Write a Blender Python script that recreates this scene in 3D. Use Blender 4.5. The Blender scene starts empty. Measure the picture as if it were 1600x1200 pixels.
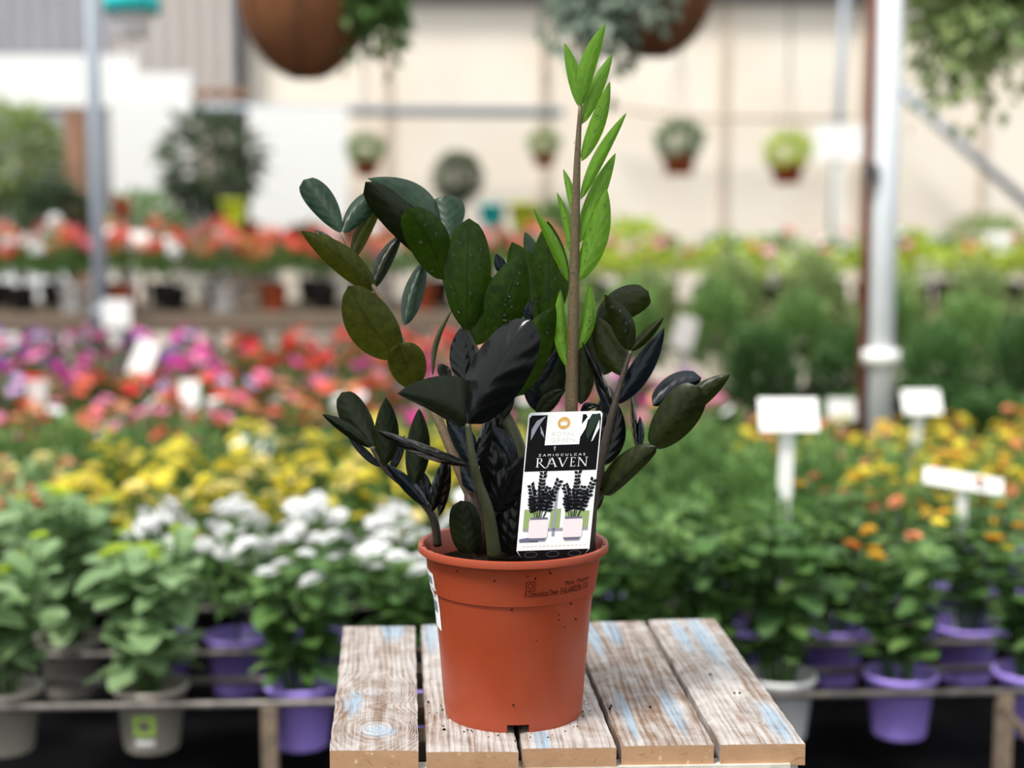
import bpy, bmesh, math, random
from mathutils import Vector, Matrix, Euler

# ------------------------------------------------------------------ camera, world, sun, exposure
SC = bpy.context.scene
COL = SC.collection
PITCH = math.radians(6.3)
FPX = 1600 * 52 / 36.0
CAM = Vector((0, 0, 1.30))
cd = bpy.data.cameras.new('camera'); cam = bpy.data.objects.new('camera', cd); COL.objects.link(cam)
cam.location = CAM; cam.rotation_euler = (math.pi / 2 - PITCH, 0, 0)
cd.lens = 52; cd.sensor_width = 36; cd.clip_start = 0.05; cd.clip_end = 200
cd.dof.use_dof = True; cd.dof.focus_distance = 1.47; cd.dof.aperture_fstop = 2.4
SC.camera = cam

world = bpy.data.worlds.new('sky'); SC.world = world; world.use_nodes = True
wb = world.node_tree.nodes['Background']
wb.inputs[0].default_value = (0.93, 0.97, 1.0, 1); wb.inputs[1].default_value = 0.85

sl = bpy.data.lights.new('sun', 'SUN'); sun = bpy.data.objects.new('sun', sl); COL.objects.link(sun)
sl.energy = 3.2; sl.angle = math.radians(14); sl.color = (1.0, 0.96, 0.9)
sun.rotation_euler = Vector((0.42, 0.42, -1.0)).to_track_quat('-Z', 'Y').to_euler()

SC.view_settings.view_transform = 'Standard'; SC.view_settings.look = 'None'
SC.view_settings.exposure = 0.45; SC.view_settings.gamma = 1.0
SC.view_settings.use_curve_mapping = False
SC.cycles.use_denoising = True
SC.cycles.max_bounces = 8; SC.cycles.transparent_max_bounces = 8
SC.cycles.sample_clamp_indirect = 6

R_ = Vector((1, 0, 0)); F_ = Vector((0, math.cos(PITCH), -math.sin(PITCH))); U_ = Vector((0, math.sin(PITCH), math.cos(PITCH)))
def ray(px, py):
    return R_ * ((px - 800) / FPX) + U_ * ((600 - py) / FPX) + F_
def at(px, py, Y):
    d = ray(px, py); return CAM + d * (Y / d.y)
def at_z(px, py, z):
    d = ray(px, py); return CAM + d * ((z - CAM.z) / d.z)
def mpp(Y):                       # metres per pixel at depth Y, near the picture's middle
    return Y / FPX

# ------------------------------------------------------------------ object helpers
def link(o, parent=None):
    COL.objects.link(o)
    if parent is not None: o.parent = parent
    return o
def tag(o, label=None, cat=None, group=None, kind=None):
    if label: o['label'] = label
    if cat: o['category'] = cat
    if group: o['group'] = group
    if kind: o['kind'] = kind
    return o
def empty(name, loc, label, cat, group=None, rz=0, scale=1):
    o = bpy.data.objects.new(name, None); o.location = loc; o.rotation_euler = (0, 0, rz)
    o.scale = (scale,) * 3; o.empty_display_size = .05
    link(o); return tag(o, label, cat, group)
def add(name, mesh, parent=None, loc=(0, 0, 0), rot=(0, 0, 0), scale=None, mat=None):
    o = bpy.data.objects.new(name, mesh); o.location = loc; o.rotation_euler = rot
    if scale is not None: o.scale = scale if hasattr(scale, '__len__') else (scale,) * 3
    if mat is not None and not mesh.materials: mesh.materials.append(mat)
    return link(o, parent)
def mesh_of(name, verts, faces, mat=None, smooth=False, uvs=None):
    m = bpy.data.meshes.new(name); m.from_pydata([tuple(v) for v in verts], [], faces)
    if mat: m.materials.append(mat)
    if smooth: m.polygons.foreach_set('use_smooth', [True] * len(m.polygons))
    if uvs:
        l = m.uv_layers.new(name='UVMap')
        for lp in m.loops: l.data[lp.index].uv = uvs[lp.vertex_index]
    m.update(); return m

class MB:
    """collects simple solids into one mesh"""
    def __init__(s): s.v = []; s.f = []
    def addv(s, vs, fs):
        n = len(s.v); s.v += [Vector(v) for v in vs]; s.f += [tuple(i + n for i in f) for f in fs]; return s
    def box(s, c, d, M=None):
        x, y, z = d[0] / 2, d[1] / 2, d[2] / 2
        vs = [Vector((i * x, j * y, k * z)) for i in (-1, 1) for j in (-1, 1) for k in (-1, 1)]
        vs = [(M @ v if M else v) + Vector(c) for v in vs]
        return s.addv(vs, [(0, 1, 3, 2), (4, 6, 7, 5), (0, 4, 5, 1), (2, 3, 7, 6), (0, 2, 6, 4), (1, 5, 7, 3)])
    def tube(s, pts, rad, n=8, cap=True):
        pts = [Vector(p) for p in pts]; k = len(pts)
        if not hasattr(rad, '__len__'): rad = [rad] * k
        vs = []; fs = []; pu = None
        for i, p in enumerate(pts):
            t = (pts[min(i + 1, k - 1)] - pts[max(i - 1, 0)]).normalized()
            if pu is None:
                pu = t.orthogonal().normalized()
            u = (pu - t * pu.dot(t)).normalized(); w = t.cross(u); pu = u
            for j in range(n):
                a = 2 * math.pi * j / n
                vs.append(p + (u * math.cos(a) + w * math.sin(a)) * rad[i])
        for i in range(k - 1):
            for j in range(n):
                fs.append((i * n + j, i * n + (j + 1) % n, (i + 1) * n + (j + 1) % n, (i + 1) * n + j))
        if cap: fs += [tuple(reversed(range(n))), tuple((k - 1) * n + j for j in range(n))]
        return s.addv(vs, fs)
    def lathe(s, prof, n=24, c=(0, 0, 0)):
        vs = []; fs = []; k = len(prof)
        for r, z in prof:
            for j in range(n):
                a = 2 * math.pi * j / n; vs.append((c[0] + r * math.cos(a), c[1] + r * math.sin(a), c[2] + z))
        for i in range(k - 1):
            for j in range(n):
                fs.append((i * n + j, i * n + (j + 1) % n, (i + 1) * n + (j + 1) % n, (i + 1) * n + j))
        return s.addv(vs, fs)
    def mesh(s, name, mat=None, smooth=False): return mesh_of(name, s.v, s.f, mat, smooth)
    def build(s, name, mat, parent=None, smooth=False): return add(name, s.mesh(name, mat, smooth), parent)

def catmull(P, n):
    """smooth curve through tuples P (any dimension), n samples"""
    k = len(P); out = []
    for q in range(n):
        t = q / (n - 1) * (k - 1); i = min(int(t), k - 2); f = t - i
        p0, p1, p2, p3 = P[max(i - 1, 0)], P[i], P[i + 1], P[min(i + 2, k - 1)]
        out.append(tuple(.5 * (2 * b + (c - a) * f + (2 * a - 5 * b + 4 * c - d) * f * f + (3 * b - a - 3 * c + d) * f ** 3)
                         for a, b, c, d in zip(p0, p1, p2, p3)))
    return out

# ------------------------------------------------------------------ materials
MATS = {}
class N:
    def __init__(s, name):
        s.m = bpy.data.materials.new(name); s.m.use_nodes = True; s.t = s.m.node_tree
        s.b = s.t.nodes['Principled BSDF']; s.o = s.t.nodes['Material Output']; MATS[name] = s.m
    def n(s, typ, **kw):
        nd = s.t.nodes.new('ShaderNode' + typ)
        for k, v in kw.items():
            if k.startswith('i_'): nd.inputs[k[2:]].default_value = v
            else: setattr(nd, k, v)
        return nd
    def l(s, a, b): s.t.links.new(a, b)
    def math(s, op, a, b=None, c=None):
        nd = s.n('Math', operation=op)
        for i, x in enumerate((a, b, c)):
            if x is None: continue
            if isinstance(x, (int, float)): nd.inputs[i].default_value = x
            else: s.l(x, nd.inputs[i])
        return nd.outputs[0]
    def ramp(s, fac, stops, interp='LINEAR'):
        nd = s.n('ValToRGB'); e = nd.color_ramp.elements; nd.color_ramp.interpolation = interp
        while len(e) < len(stops): e.new(.5)
        for el, (p, c) in zip(e, stops):
            el.position = p; el.color = (*c, 1) if len(c) == 3 else c
        s.l(fac, nd.inputs[0]); return nd.outputs[0]
    def mix(s, fac, a, b, blend='MIX'):
        nd = s.n('Mix', data_type='RGBA', blend_type=blend)
        for sock, x in ((nd.inputs[0], fac), (nd.inputs[6], a), (nd.inputs[7], b)):
            if isinstance(x, (int, float)): sock.default_value = x
            elif isinstance(x, tuple): sock.default_value = (*x, 1) if len(x) == 3 else x
            else: s.l(x, sock)
        return nd.outputs[2]
    def noise(s, vec, scale, detail=3, rough=.5, dist=0):
        nd = s.n('TexNoise'); nd.inputs['Scale'].default_value = scale; nd.inputs['Detail'].default_value = detail
        nd.inputs['Roughness'].default_value = rough; nd.inputs['Distortion'].default_value = dist
        if vec is not None: s.l(vec, nd.inputs['Vector'])
        return nd.outputs['Fac']
    def obj(s): return s.n('TexCoord').outputs['Object']
    def uv(s): return s.n('TexCoord').outputs['UV']
    def bump(s, h, strength=.3, dist=.001):
        nd = s.n('Bump'); nd.inputs['Strength'].default_value = strength; nd.inputs['Distance'].default_value = dist
        s.l(h, nd.inputs['Height']); s.l(nd.outputs[0], s.b.inputs['Normal']); return nd.outputs[0]
    def base(s, x):
        if isinstance(x, tuple): s.b.inputs['Base Color'].default_value = (*x, 1)
        else: s.l(x, s.b.inputs['Base Color'])
    def set(s, rough=.5, metal=0, spec=.5):
        s.b.inputs['Roughness'].default_value = rough; s.b.inputs['Metallic'].default_value = metal
        s.b.inputs['Specular IOR Level'].default_value = spec; return s

def srgb(r, g, b):
    f = lambda c: (c / 255 / 12.92) if c / 255 <= .04045 else ((c / 255 + .055) / 1.055) ** 2.4
    return (f(r), f(g), f(b))
def plain(name, col, rough=.5, metal=0, var=.12, scale=20, spec=.5):
    m = N(name); m.set(rough, metal, spec)
    f = m.noise(m.obj(), scale, 4)
    m.base(m.ramp(f, [(.3, tuple(c * (1 - var) for c in col)), (.7, tuple(min(1, c * (1 + var)) for c in col))]))
    return m.m
def translucent(m, col_socket_or_tuple, amount):
    tr = m.n('BsdfTranslucent'); mx = m.n('MixShader'); mx.inputs[0].default_value = amount
    if isinstance(col_socket_or_tuple, tuple): tr.inputs[0].default_value = (*col_socket_or_tuple, 1)
    else: m.l(col_socket_or_tuple, tr.inputs[0])
    m.l(m.b.outputs[0], mx.inputs[1]); m.l(tr.outputs[0], mx.inputs[2]); m.l(mx.outputs[0], m.o.inputs[0])
    return mx

def leaf_mat(name, col, col2, vein, rough, trans, tcol, spec=.5, bmp=.14):
    """foreground leaf: u runs along the leaf, v across (0.5 = midrib)"""
    m = N(name); m.set(rough, 0, spec)
    sep = m.n('SeparateXYZ'); m.l(m.uv(), sep.inputs[0]); u, v = sep.outputs[0], sep.outputs[1]
    av = m.math('ABSOLUTE', m.math('SUBTRACT', v, .5))
    mott = m.noise(m.obj(), 120, 5, .65)
    big = m.noise(m.obj(), 28, 3)
    # side veins sweep toward the tip
    ph = m.math('ADD', m.math('MULTIPLY', m.math('SUBTRACT', u, m.math('MULTIPLY', av, .55)), 34), m.math('MULTIPLY', big, 5))
    sv = m.math('POWER', m.math('ABSOLUTE', m.math('COSINE', m.math('MULTIPLY', ph, .5))), 26)
    mid = m.math('LESS_THAN', av, .016)
    c = m.mix(m.math('MULTIPLY', m.math('ADD', m.math('MULTIPLY', mott, 2.4), m.math('SUBTRACT', big, 1.2)), 1.0), col, col2)
    c = m.mix(m.math('MULTIPLY', sv, .3), c, vein)
    c = m.mix(m.math('MULTIPLY', mid, .8), c, vein)
    m.base(c)
    h = m.math('SUBTRACT', m.math('ADD', m.math('MULTIPLY', m.math('SINE', ph), .5), m.math('MULTIPLY', mott, .4)), m.math('MULTIPLY', mid, 1.2))
    m.bump(h, bmp, .001)
    if trans: translucent(m, m.mix(.75, tcol, c), trans)
    return m.m

leaf_mat('leaf_black', (.003, .0035, .0035), (.006, .0065, .006), (.010, .010, .009), .20, 0, None, .3, .32)
leaf_mat('leaf_dark', (.004, .007, .002), (.010, .016, .004), (.014, .018, .007), .36, .10, (.05, .10, .01), .26)
leaf_mat('leaf_blue', (.003, .006, .009), (.006, .012, .016), (.012, .02, .024), .33, 0, None, .32)
leaf_mat('leaf_teal', (.005, .017, .008), (.020, .050, .022), (.02, .045, .026), .38, .10, (.05, .14, .04), .30)
leaf_mat('leaf_green', (.006, .020, .001), (.026, .058, .004), (.005, .010, .002), .36, .38, (.13, .26, .008), .22)
leaf_mat('leaf_olive', (.016, .022, .002), (.060, .068, .007), (.012, .014, .003), .42, .38, (.26, .29, .014), .22)
leaf_mat('leaf_moss', (.006, .010, .002), (.024, .032, .005), (.020, .024, .008), .38, .22, (.11, .16, .008), .24)
leaf_mat('leaf_new', (.09, .22, .012), (.14, .30, .02), (.18, .36, .05), .34, .45, (.36, .78, .05), .4)

def stem_mat(name, c1, c2):
    m = N(name); m.set(.5)
    f = m.noise(m.obj(), 90, 5, .7)
    sp = m.n('TexVoronoi'); sp.inputs['Scale'].default_value = 380; m.l(m.obj(), sp.inputs['Vector'])
    d = m.math('LESS_THAN', sp.outputs['Distance'], .22)
    c = m.mix(f, c1, c2)
    m.base(m.mix(m.math('MULTIPLY', d, .5), c, tuple(min(1, x * 1.9 + .01) for x in c2)))
    m.bump(f, .3, .0008); return m.m
stem_mat('stem_brown', srgb(84, 70, 52), srgb(130, 110, 84))
stem_mat('stem_olive', srgb(36, 40, 20), srgb(60, 64, 34))
stem_mat('stem_dark', srgb(44, 38, 34), srgb(78, 66, 56))
stem_mat('stem_shoot', srgb(76, 62, 40), srgb(100, 84, 54))
stem_mat('bract', srgb(40, 27, 20), srgb(84, 60, 44))

# terracotta-coloured plastic
m = N('pot_plastic'); m.set(.36)
f = m.noise(m.obj(), 14, 6, .6, .6); f2 = m.noise(m.obj(), 240, 2)
c = m.mix(m.math('MULTIPLY', f, .8), srgb(146, 56, 28), srgb(160, 70, 38))
scr = m.math('GREATER_THAN', m.noise(m.obj(), 38, 6, .75, 2.5), .70)
m.base(m.mix(m.math('MULTIPLY', scr, .22), c, srgb(190, 112, 80))); m.bump(m.math('ADD', f, m.math('MULTIPLY', f2, .15)), .12, .001)
m.l(m.ramp(f, [(.3, (.3,) * 3), (.7, (.48,) * 3)]), m.b.inputs['Roughness'])
m = N('soil'); m.set(1.0, 0, .05)
f = m.noise(m.obj(), 260, 6, .7); m.base(m.ramp(f, [(.35, (.004, .003, .002)), (.7, (.03, .021, .014))])); m.bump(f, 1, .004)

def wood_mat(name, knots, blues, seed, tone=0.0):
    """weathered whitewashed board; uv in metres: u across, v along the grain"""
    m = N(name); m.set(.75, 0, .3)
    sep = m.n('SeparateXYZ'); m.l(m.uv(), sep.inputs[0]); u, v = sep.outputs[0], sep.outputs[1]
    cx = m.n('CombineXYZ'); m.l(m.math('ADD', u, seed * 1.37), cx.inputs[0]); m.l(m.math('MULTIPLY', v, .13), cx.inputs[1])
    cx.inputs[2].default_value = seed
    warp = m.noise(cx.outputs[0], 22, 3)
    ph = m.math('ADD', m.math('MULTIPLY', u, 900), m.math('MULTIPLY', warp, 30))
    kmask = None; wsum = None
    for (ku, kv, su, sv) in knots:
        du = m.math('DIVIDE', m.math('SUBTRACT', u, ku), su); dv = m.math('DIVIDE', m.math('SUBTRACT', v, kv), sv)
        r2 = m.math('ADD', m.math('MULTIPLY', du, du), m.math('MULTIPLY', dv, dv))
        e = m.math('EXPONENT', m.math('MULTIPLY', r2, -.55))
        r = m.math('SQRT', r2)
        kph = m.math('ADD', m.math('MULTIPLY', r, 24), m.math('MULTIPLY', warp, 26))
        w = m.math('MINIMUM', m.math('MULTIPLY', e, 2.0), 1.0)
        ph = m.math('ADD', m.math('MULTIPLY', ph, m.math('SUBTRACT', 1, w)), m.math('MULTIPLY', kph, w))
        wsum = w if wsum is None else m.math('MAXIMUM', wsum, w)
        core = m.math('LESS_THAN', r, .55)
        kmask = core if kmask is None else m.math('MAXIMUM', kmask, core)
    g = m.math('ADD', m.math('MULTIPLY', m.math('SINE', ph), .5), .5)
    cf = m.n('CombineXYZ'); m.l(m.math('ADD', u, seed), cf.inputs[0]); m.l(m.math('MULTIPLY', v, .045), cf.inputs[1])
    fine = m.noise(cf.outputs[0], 420, 3, .6)
    broad = m.noise(cf.outputs[0], 62, 4, .6)
    patch = m.noise(m.uv(), 26 + seed, 4, .6)
    bare = m.math('ADD', m.math('MULTIPLY', broad, .62), m.math('ADD', m.math('MULTIPLY', g, .12), m.math('MULTIPLY', fine, .46)))
    bare = m.math('ADD', bare, m.math('MULTIPLY', m.math('SUBTRACT', patch, .5), .5))
    bare = m.math('ADD', bare, tone + .05)
    wood = m.mix(fine, srgb(72, 55, 44), srgb(150, 122, 100))
    c = m.mix(m.ramp(bare, [(.50, (0,) * 3), (.80, (1,) * 3)]), m.mix(fine, srgb(168, 160, 154), srgb(214, 212, 211)), wood)
    dark = m.math('MULTIPLY', m.ramp(g, [(.0, (1,) * 3), (.22, (0,) * 3)]), m.math('MULTIPLY', m.math('SUBTRACT', m.math('ADD', broad, patch), .45), m.math('ADD', .34, m.math('MULTIPLY', wsum, .36))))
    c = m.mix(dark, c, srgb(96, 76, 66))
    for (bu, bv, su, sv) in blues:
        du = m.math('DIVIDE', m.math('SUBTRACT', u, bu), su); dv = m.math('DIVIDE', m.math('SUBTRACT', v, bv), sv)
        e = m.math('EXPONENT', m.math('MULTIPLY', m.math('ADD', m.math('MULTIPLY', du, du), m.math('MULTIPLY', dv, dv)), -1))
        e = m.math('MULTIPLY', m.ramp(m.math('MULTIPLY', e, m.math('ADD', broad, .55)), [(.42, (0,) * 3), (.85, (1,) * 3)]), .75)
        c = m.mix(m.math('MULTIPLY', e, m.math('SUBTRACT', 1, m.math('MULTIPLY', g, .65))), c, srgb(132, 168, 194))
    if kmask is not None: c = m.mix(m.math('MULTIPLY', kmask, .25), c, srgb(190, 196, 204))
    st = m.noise(m.uv(), 300, 2); c = m.mix(m.math('GREATER_THAN', st, .80), c, srgb(50, 36, 30))
    m.base(c)
    m.bump(m.math('ADD', m.math('MULTIPLY', g, .5), m.math('MULTIPLY', fine, 1.6)), .8, .0018); return m.m
m = N('wood_end'); m.set(.7)
f = m.noise(m.obj(), 30, 5, .6, 1.2); f2 = m.noise(m.obj(), 120, 4)
mp = m.n('Mapping'); mp.inputs['Scale'].default_value = (1, 1, 3); m.l(m.obj(), mp.inputs[0])
ft = m.noise(mp.outputs[0], 42, 6, .65, 3)
c = m.mix(f, srgb(190, 152, 116), srgb(158, 118, 84)); c = m.mix(m.ramp(ft, [(.60, (0,) * 3), (.70, (1,) * 3)]), c, srgb(138, 84, 52))
c = m.mix(m.ramp(f2, [(.66, (0,) * 3), (.76, (1,) * 3)]), c, srgb(214, 190, 160)); m.base(c); m.bump(f2, .3, .001)
plain('wood_under', srgb(205, 198, 186), .7, var=.2, scale=60)
plain('wood_rail', srgb(120, 104, 88), .8, var=.3, scale=50)
plain('wood_post', srgb(150, 112, 88), .8, var=.3, scale=12)

def flat(name, rgb, rough=.5): return plain(name, srgb(*rgb), rough, var=.03, scale=400, spec=.12)
for nm, c in dict(card_white=(240, 240, 240), card_black=(13, 12, 14), print_gold=(214, 168, 92), print_pale=(226, 220, 210),
                  print_pink=(238, 224, 226), print_dark=(22, 22, 28), print_greyblue=(110, 108, 130), print_green=(150, 170, 110),
                  print_grey=(150, 154, 164), print_leaf=(40, 54, 44), print_line=(88, 84, 92), ink=(58, 22, 14), print_steel=(120, 128, 138)).items():
    flat(nm, c)
g = N('water'); g.base((1, 1, 1)); g.set(.02); g.b.inputs['Transmission Weight'].default_value = 1; g.b.inputs['IOR'].default_value = 1.33

plain('floor_fabric', (.007, .007, .008), 1.0, var=.5, scale=4, spec=.0)
m = N('wall_cream'); m.set(.8)
f = m.noise(m.obj(), 1.6, 5); m.base(m.ramp(f, [(.3, srgb(240, 226, 208)), (.7, srgb(250, 240, 226))])); m.bump(m.noise(m.obj(), 40, 4), .2, .004)
plain('panel_grey', srgb(170, 168, 174), .6, var=.06, scale=3)
plain('panel_white', srgb(250, 250, 250), .4, var=.01, scale=3)
plain('galvanised', srgb(146, 154, 164), .5, .2, var=.08, scale=30)
plain('post_white', srgb(226, 230, 234), .4, .15, var=.04, scale=15)
plain('rail_metal', srgb(112, 106, 102), .5, .5, var=.3, scale=40)
plain('rust_pipe', srgb(112, 62, 46), .7, var=.25, scale=20)
plain('dark_steel', srgb(78, 74, 76), .6, .2, var=.1, scale=10)
plain('seam', srgb(206, 190, 172), .8, var=.06)
plain('label_white', srgb(246, 245, 242), .45, var=.02)
plain('label_grey', srgb(196, 190, 186), .5, var=.05)
m = N('coir'); m.set(.95, 0, .1)
f = m.noise(m.obj(), 60, 6, .7, 2); fb = m.noise(m.obj(), 12, 3)
m.base(m.mix(fb, m.ramp(f, [(.3, srgb(70, 44, 30)), (.7, srgb(176, 118, 78))]), srgb(136, 88, 60))); m.bump(f, 1, .01)
plain('wire', srgb(70, 68, 66), .5, .4)
POTC = dict(purple=(172, 146, 240), taupe=(166, 158, 146), terracotta=(178, 86, 52), white=(232, 232, 232), black=(34, 34, 36),
            cyan=(40, 206, 206), rose=(196, 96, 70), lime=(214, 224, 60))
for k, c in POTC.items(): plain('pot_' + k, srgb(*c), .45, var=.05, scale=10)
plain('logo_green', srgb(162, 196, 84), .5, var=.04); plain('logo_white', srgb(236, 236, 232), .5, var=.02)

def foliage_mat(name, c1, c2, trans=.3, rough=.5):
    m = N(name); m.set(rough, 0, .35)
    a = m.n('Attribute'); a.attribute_name = 'tint'; oi = m.n('ObjectInfo')
    f = m.math('ADD', m.math('MULTIPLY', a.outputs['Fac'], .8), m.math('MULTIPLY', oi.outputs['Random'], .25))
    c = m.mix(f, c1, c2); m.base(c); translucent(m, m.mix(.5, c, tuple(min(1, x * 1.5) for x in c2)), trans); return m.m
FOL = dict(mum=((34, 66, 28), (112, 150, 78)), sage=((50, 84, 38), (138, 172, 98)), deep=((34, 64, 32), (104, 144, 80)),
           lime=((110, 146, 36), (206, 222, 90)), succ=((62, 100, 56), (164, 192, 138)), grey=((104, 124, 112), (184, 198, 180)),
           dark_green=((34, 50, 34), (90, 108, 76)), bronze=((82, 58, 40), (150, 114, 74)), pale=((80, 108, 54), (170, 186, 124)))  # first entry: muted dark green leaf colour of some rear plants
for k, (a, b) in FOL.items(): foliage_mat('fol_' + k, srgb(*a), srgb(*b))
FLO = dict(yellow=(236, 222, 86), cream=(240, 226, 150), white=(246, 246, 246), coral=(234, 104, 84), red=(222, 52, 52), pink=(232, 130, 172),
           magenta=(214, 34, 148), purple=(140, 62, 176), orange=(226, 138, 62), salmon=(226, 150, 110), limebud=(190, 214, 66),
           gold=(230, 184, 62), lilac=(206, 178, 226))
def petal_mat(name, rgb):
    m = N(name); m.set(.6, 0, .2); oi = m.n('ObjectInfo'); c0 = srgb(*rgb)
    c = m.mix(oi.outputs['Random'], tuple(x * .82 for x in c0), tuple(min(1, x * 1.12 + .01) for x in c0)); m.base(c); translucent(m, c, .25)
    return m.m
for k, c in FLO.items(): petal_mat('flo_' + k, c)
plain('flower_eye', srgb(196, 160, 40), .8)

# ------------------------------------------------------------------ the setting
rng = random.Random(7)
fl = MB().box((0, 8, -.02), (26, 22, .04)).build('floor', MATS['floor_fabric']); tag(fl, 'black weed fabric floor under the plant racks', kind='structure')
WY = 10.6
wallroot = MB().box((2.6, WY + .06, 1.5), (10.9, .12, 3.2)).build('wall_back', MATS['wall_cream'])
tag(wallroot, 'cream rendered wall behind the hanging baskets', kind='structure')
for px in (605, 850, 1130, 1345, 1535):
    MB().box((at(px, 200, WY).x, WY - .012, 1.5), (.05, .03, 3.2)).build('seam_strip', MATS['seam'], wallroot)
p0 = at(1100, 2, WY); MB().box((3.5, WY - .05, p0.z + .06), (9, .1, .14)).build('top_beam', MATS['dark_steel'], wallroot)
# grey ribbed sheet wall at the other end
gw = MB().box((-5.9, WY + .02, 2.2), (6.1, .08, 1.9)).build('wall_side', MATS['panel_grey']); tag(gw, 'grey ribbed sheet panel beside the cream wall', kind='structure')
for i in range(30):
    x = at(375, 100, WY).x - .06 - i * .12
    MB().box((x, WY - .03, 2.2), (.04, .03, 1.9)).build('rib', MATS['panel_grey'], gw)
gl = MB().box((-5.9, WY + .05, .62), (6.1, .04, 1.26)).build('wall_side_low', MATS['panel_white']); tag(gl, 'bright white lower panel under the grey sheeting', kind='structure')
a0 = at(378, 60, WY - .1)
tag(MB().box((a0.x, WY - .1, 1.6), (.075, .08, 3.2)).build('trim_1', MATS['dark_steel']), 'dark steel upright at the edge of the grey sheeting', kind='structure')
a0, a1 = at(296, 146, WY - .2), at(386, 146, WY - .2)
tag(MB().box(((a0.x + a1.x) / 2, WY - .18, a0.z), (a1.x - a0.x, .06, .055)).build('trim_2', MATS['wood_post']), 'short brown timber ledge at the foot of the grey sheeting', kind='structure')
# pipe across the wall
pA, pB, pC = at(-60, 166, WY - .3), at(880, 176, WY - .3), at(1700, 190, WY - .3)
tag(MB().tube([pA, pB], .035).build('trim_3', MATS['galvanised'], smooth=True), 'long horizontal galvanised pipe crossing before the wall', kind='structure')
tag(MB().tube([at(930, 160, WY - .2), at(1060, 182, WY - .2), at(1330, 186, WY - .2)], .018).build('trim_4', MATS['seam'], smooth=True), 'thin beige conduit sagging along the cream wall', kind='structure')
tag(MB().tube([at(1395, 130, WY - .35), at(1640, 350, WY - .35)], .035).build('trim_5', MATS['galvanised'], smooth=True), 'slanting brace pipe before the cream wall', kind='structure')
# overhead pipes that carry the hanging baskets, above the frame
for i, (Y, z) in enumerate(((4.7, 2.75), (9.3, 2.95), (5.6, 2.75))):
    tag(MB().tube([(-6, Y, z), (7, Y, z)], .025).build('trim_%d' % (6 + i), MATS['galvanised'], smooth=True), 'overhead pipe carrying the hanging baskets', kind='structure', group='overhead pipes')

# posts
YP = 4.45
pt, pb = at(1383, 300, YP), at(1370, 640, YP)
post = empty('steel_post', (pt.x, YP, 0), 'thick pale steel post with a white collar and rusty pipe beside it', 'post')
MB().tube([(0, 0, 0), (0, 0, 2.75)], .037, 20).build('pole', MATS['post_white'], post, True)
zc = at(1370, 557, YP).z
MB().lathe([(.0375, -.022), (.057, -.022), (.057, .02), (.0375, .02)], 20, (0, 0, zc)).build('collar', MATS['label_white'], post, True)
MB().tube([(-.052, .01, 0), (-.052, .01, 1.5), (-.046, .01, 2.75)], .014, 8).build('rusty_pipe', MATS['rust_pipe'], post, True)
MB().box((-.05, -.02, at(1352, 270, YP).z), (.03, .05, .05)).build('bracket', MATS['dark_steel'], post)
YL = 6.53
pl_ = at(150, 250, YL)
post2 = empty('steel_post', (pl_.x, YL, 0), 'slim galvanised post rising from the red flowered bench', 'post')
MB().tube([(0, 0, 0), (0, 0, 2.75)], .030, 16).build('pole', MATS['galvanised'], post2, True)
MB().lathe([(.03, -.03), (.044, -.03), (.044, .02), (.03, .02)], 16, (0, 0, .9)).build('collar', MATS['galvanised'], post2, True)
a = at(120, 250, 8.6)
tag(MB().box((a.x, 8.6, .97), (.10, .10, 1.94)).build('timber_post', MATS['wood_post']), 'brown timber post standing behind the slim galvanised post', 'post')
a = at(1310, 100, WY - .4)
tag(MB().tube([at(1300, 380, WY - .4), at(1322, -30, WY - .4)], .03, 10).build('conduit_pipe', MATS['galvanised'], smooth=True), 'thin grey upright pipe against the cream wall', 'pipe')

# boards
def board(name, px0, py0, px1, py1, Y, label, cat, mat='label_white', th=.02):
    A, B = at(px0, py0, Y), at(px1, py1, Y)
    o = MB().box(((A.x + B.x) / 2, Y, (A.z + B.z) / 2), (abs(B.x - A.x), th, abs(A.z - B.z))).build(name, MATS[mat]); return tag(o, label, cat)
board('price_board', -80, 86, 214, 166, 9.2, 'long white board hung across the grey sheeting behind the galvanised post', 'board')
board('price_board', 212, 114, 300, 172, 9.15, 'short white board hung beside the longer white board', 'board')
board('plastic_sheet', 172, 166, 300, 330, 10.27, 'white plastic sheet hung between timber post and dark leafy plant', 'sheet')
board('plastic_sheet', 388, 168, 546, 400, 10.27, 'white plastic sheet hung below the coir basket', 'sheet')
MB().box((-5.9, WY - .03, 1.25), (6.1, .06, .03)).build('trim_9', MATS['seam'])['kind'] = 'structure'

# ------------------------------------------------------------------ slatted table
TZ = .792
T = 0.0215
table = empty('slatted_table', at_z(860, 1080, 0 + TZ) - Vector((0, 0, TZ)), 'small whitewashed wooden slat table carrying the terracotta plant pot', 'table')
TO = table.location.copy()
wood_specs = [
    ((515, 1171), (654, 1171), (537, 977), (648, 977), [(.043, .060, .030, .036), (.040, .178, .022, .026)], [(.048, .052, .022, .022), (.06, .44, .02, .09), (.02, .14, .012, .05)], 0.0),
    ((667, 1173), (810, 1173), (658, 975), (768, 973), [(.2, .3, .02, .05)], [(.012, .40, .012, .10)], -.02),
    ((817, 1168), (963, 1166), (776, 973), (884, 971), [(.2, .3, .02, .05)], [(.02, .02, .012, .05)], -.03),
    ((971, 1164), (1116, 1162), (891, 971), (1006, 969), [(.2, .3, .02, .05)], [(.018, .09, .008, .10), (.068, .10, .012, .09), (.045, .40, .014, .08), (.02, .38, .010, .12)], .03),
    ((1126, 1162), (1258, 1160), (1013, 967), (1116, 965), [(.036, .300, .010, .020), (.052, .105, .005, .026)], [(.055, .36, .016, .16), (.028, .38, .012, .10), (.068, .06, .014, .08)], -.02),
]
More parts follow.
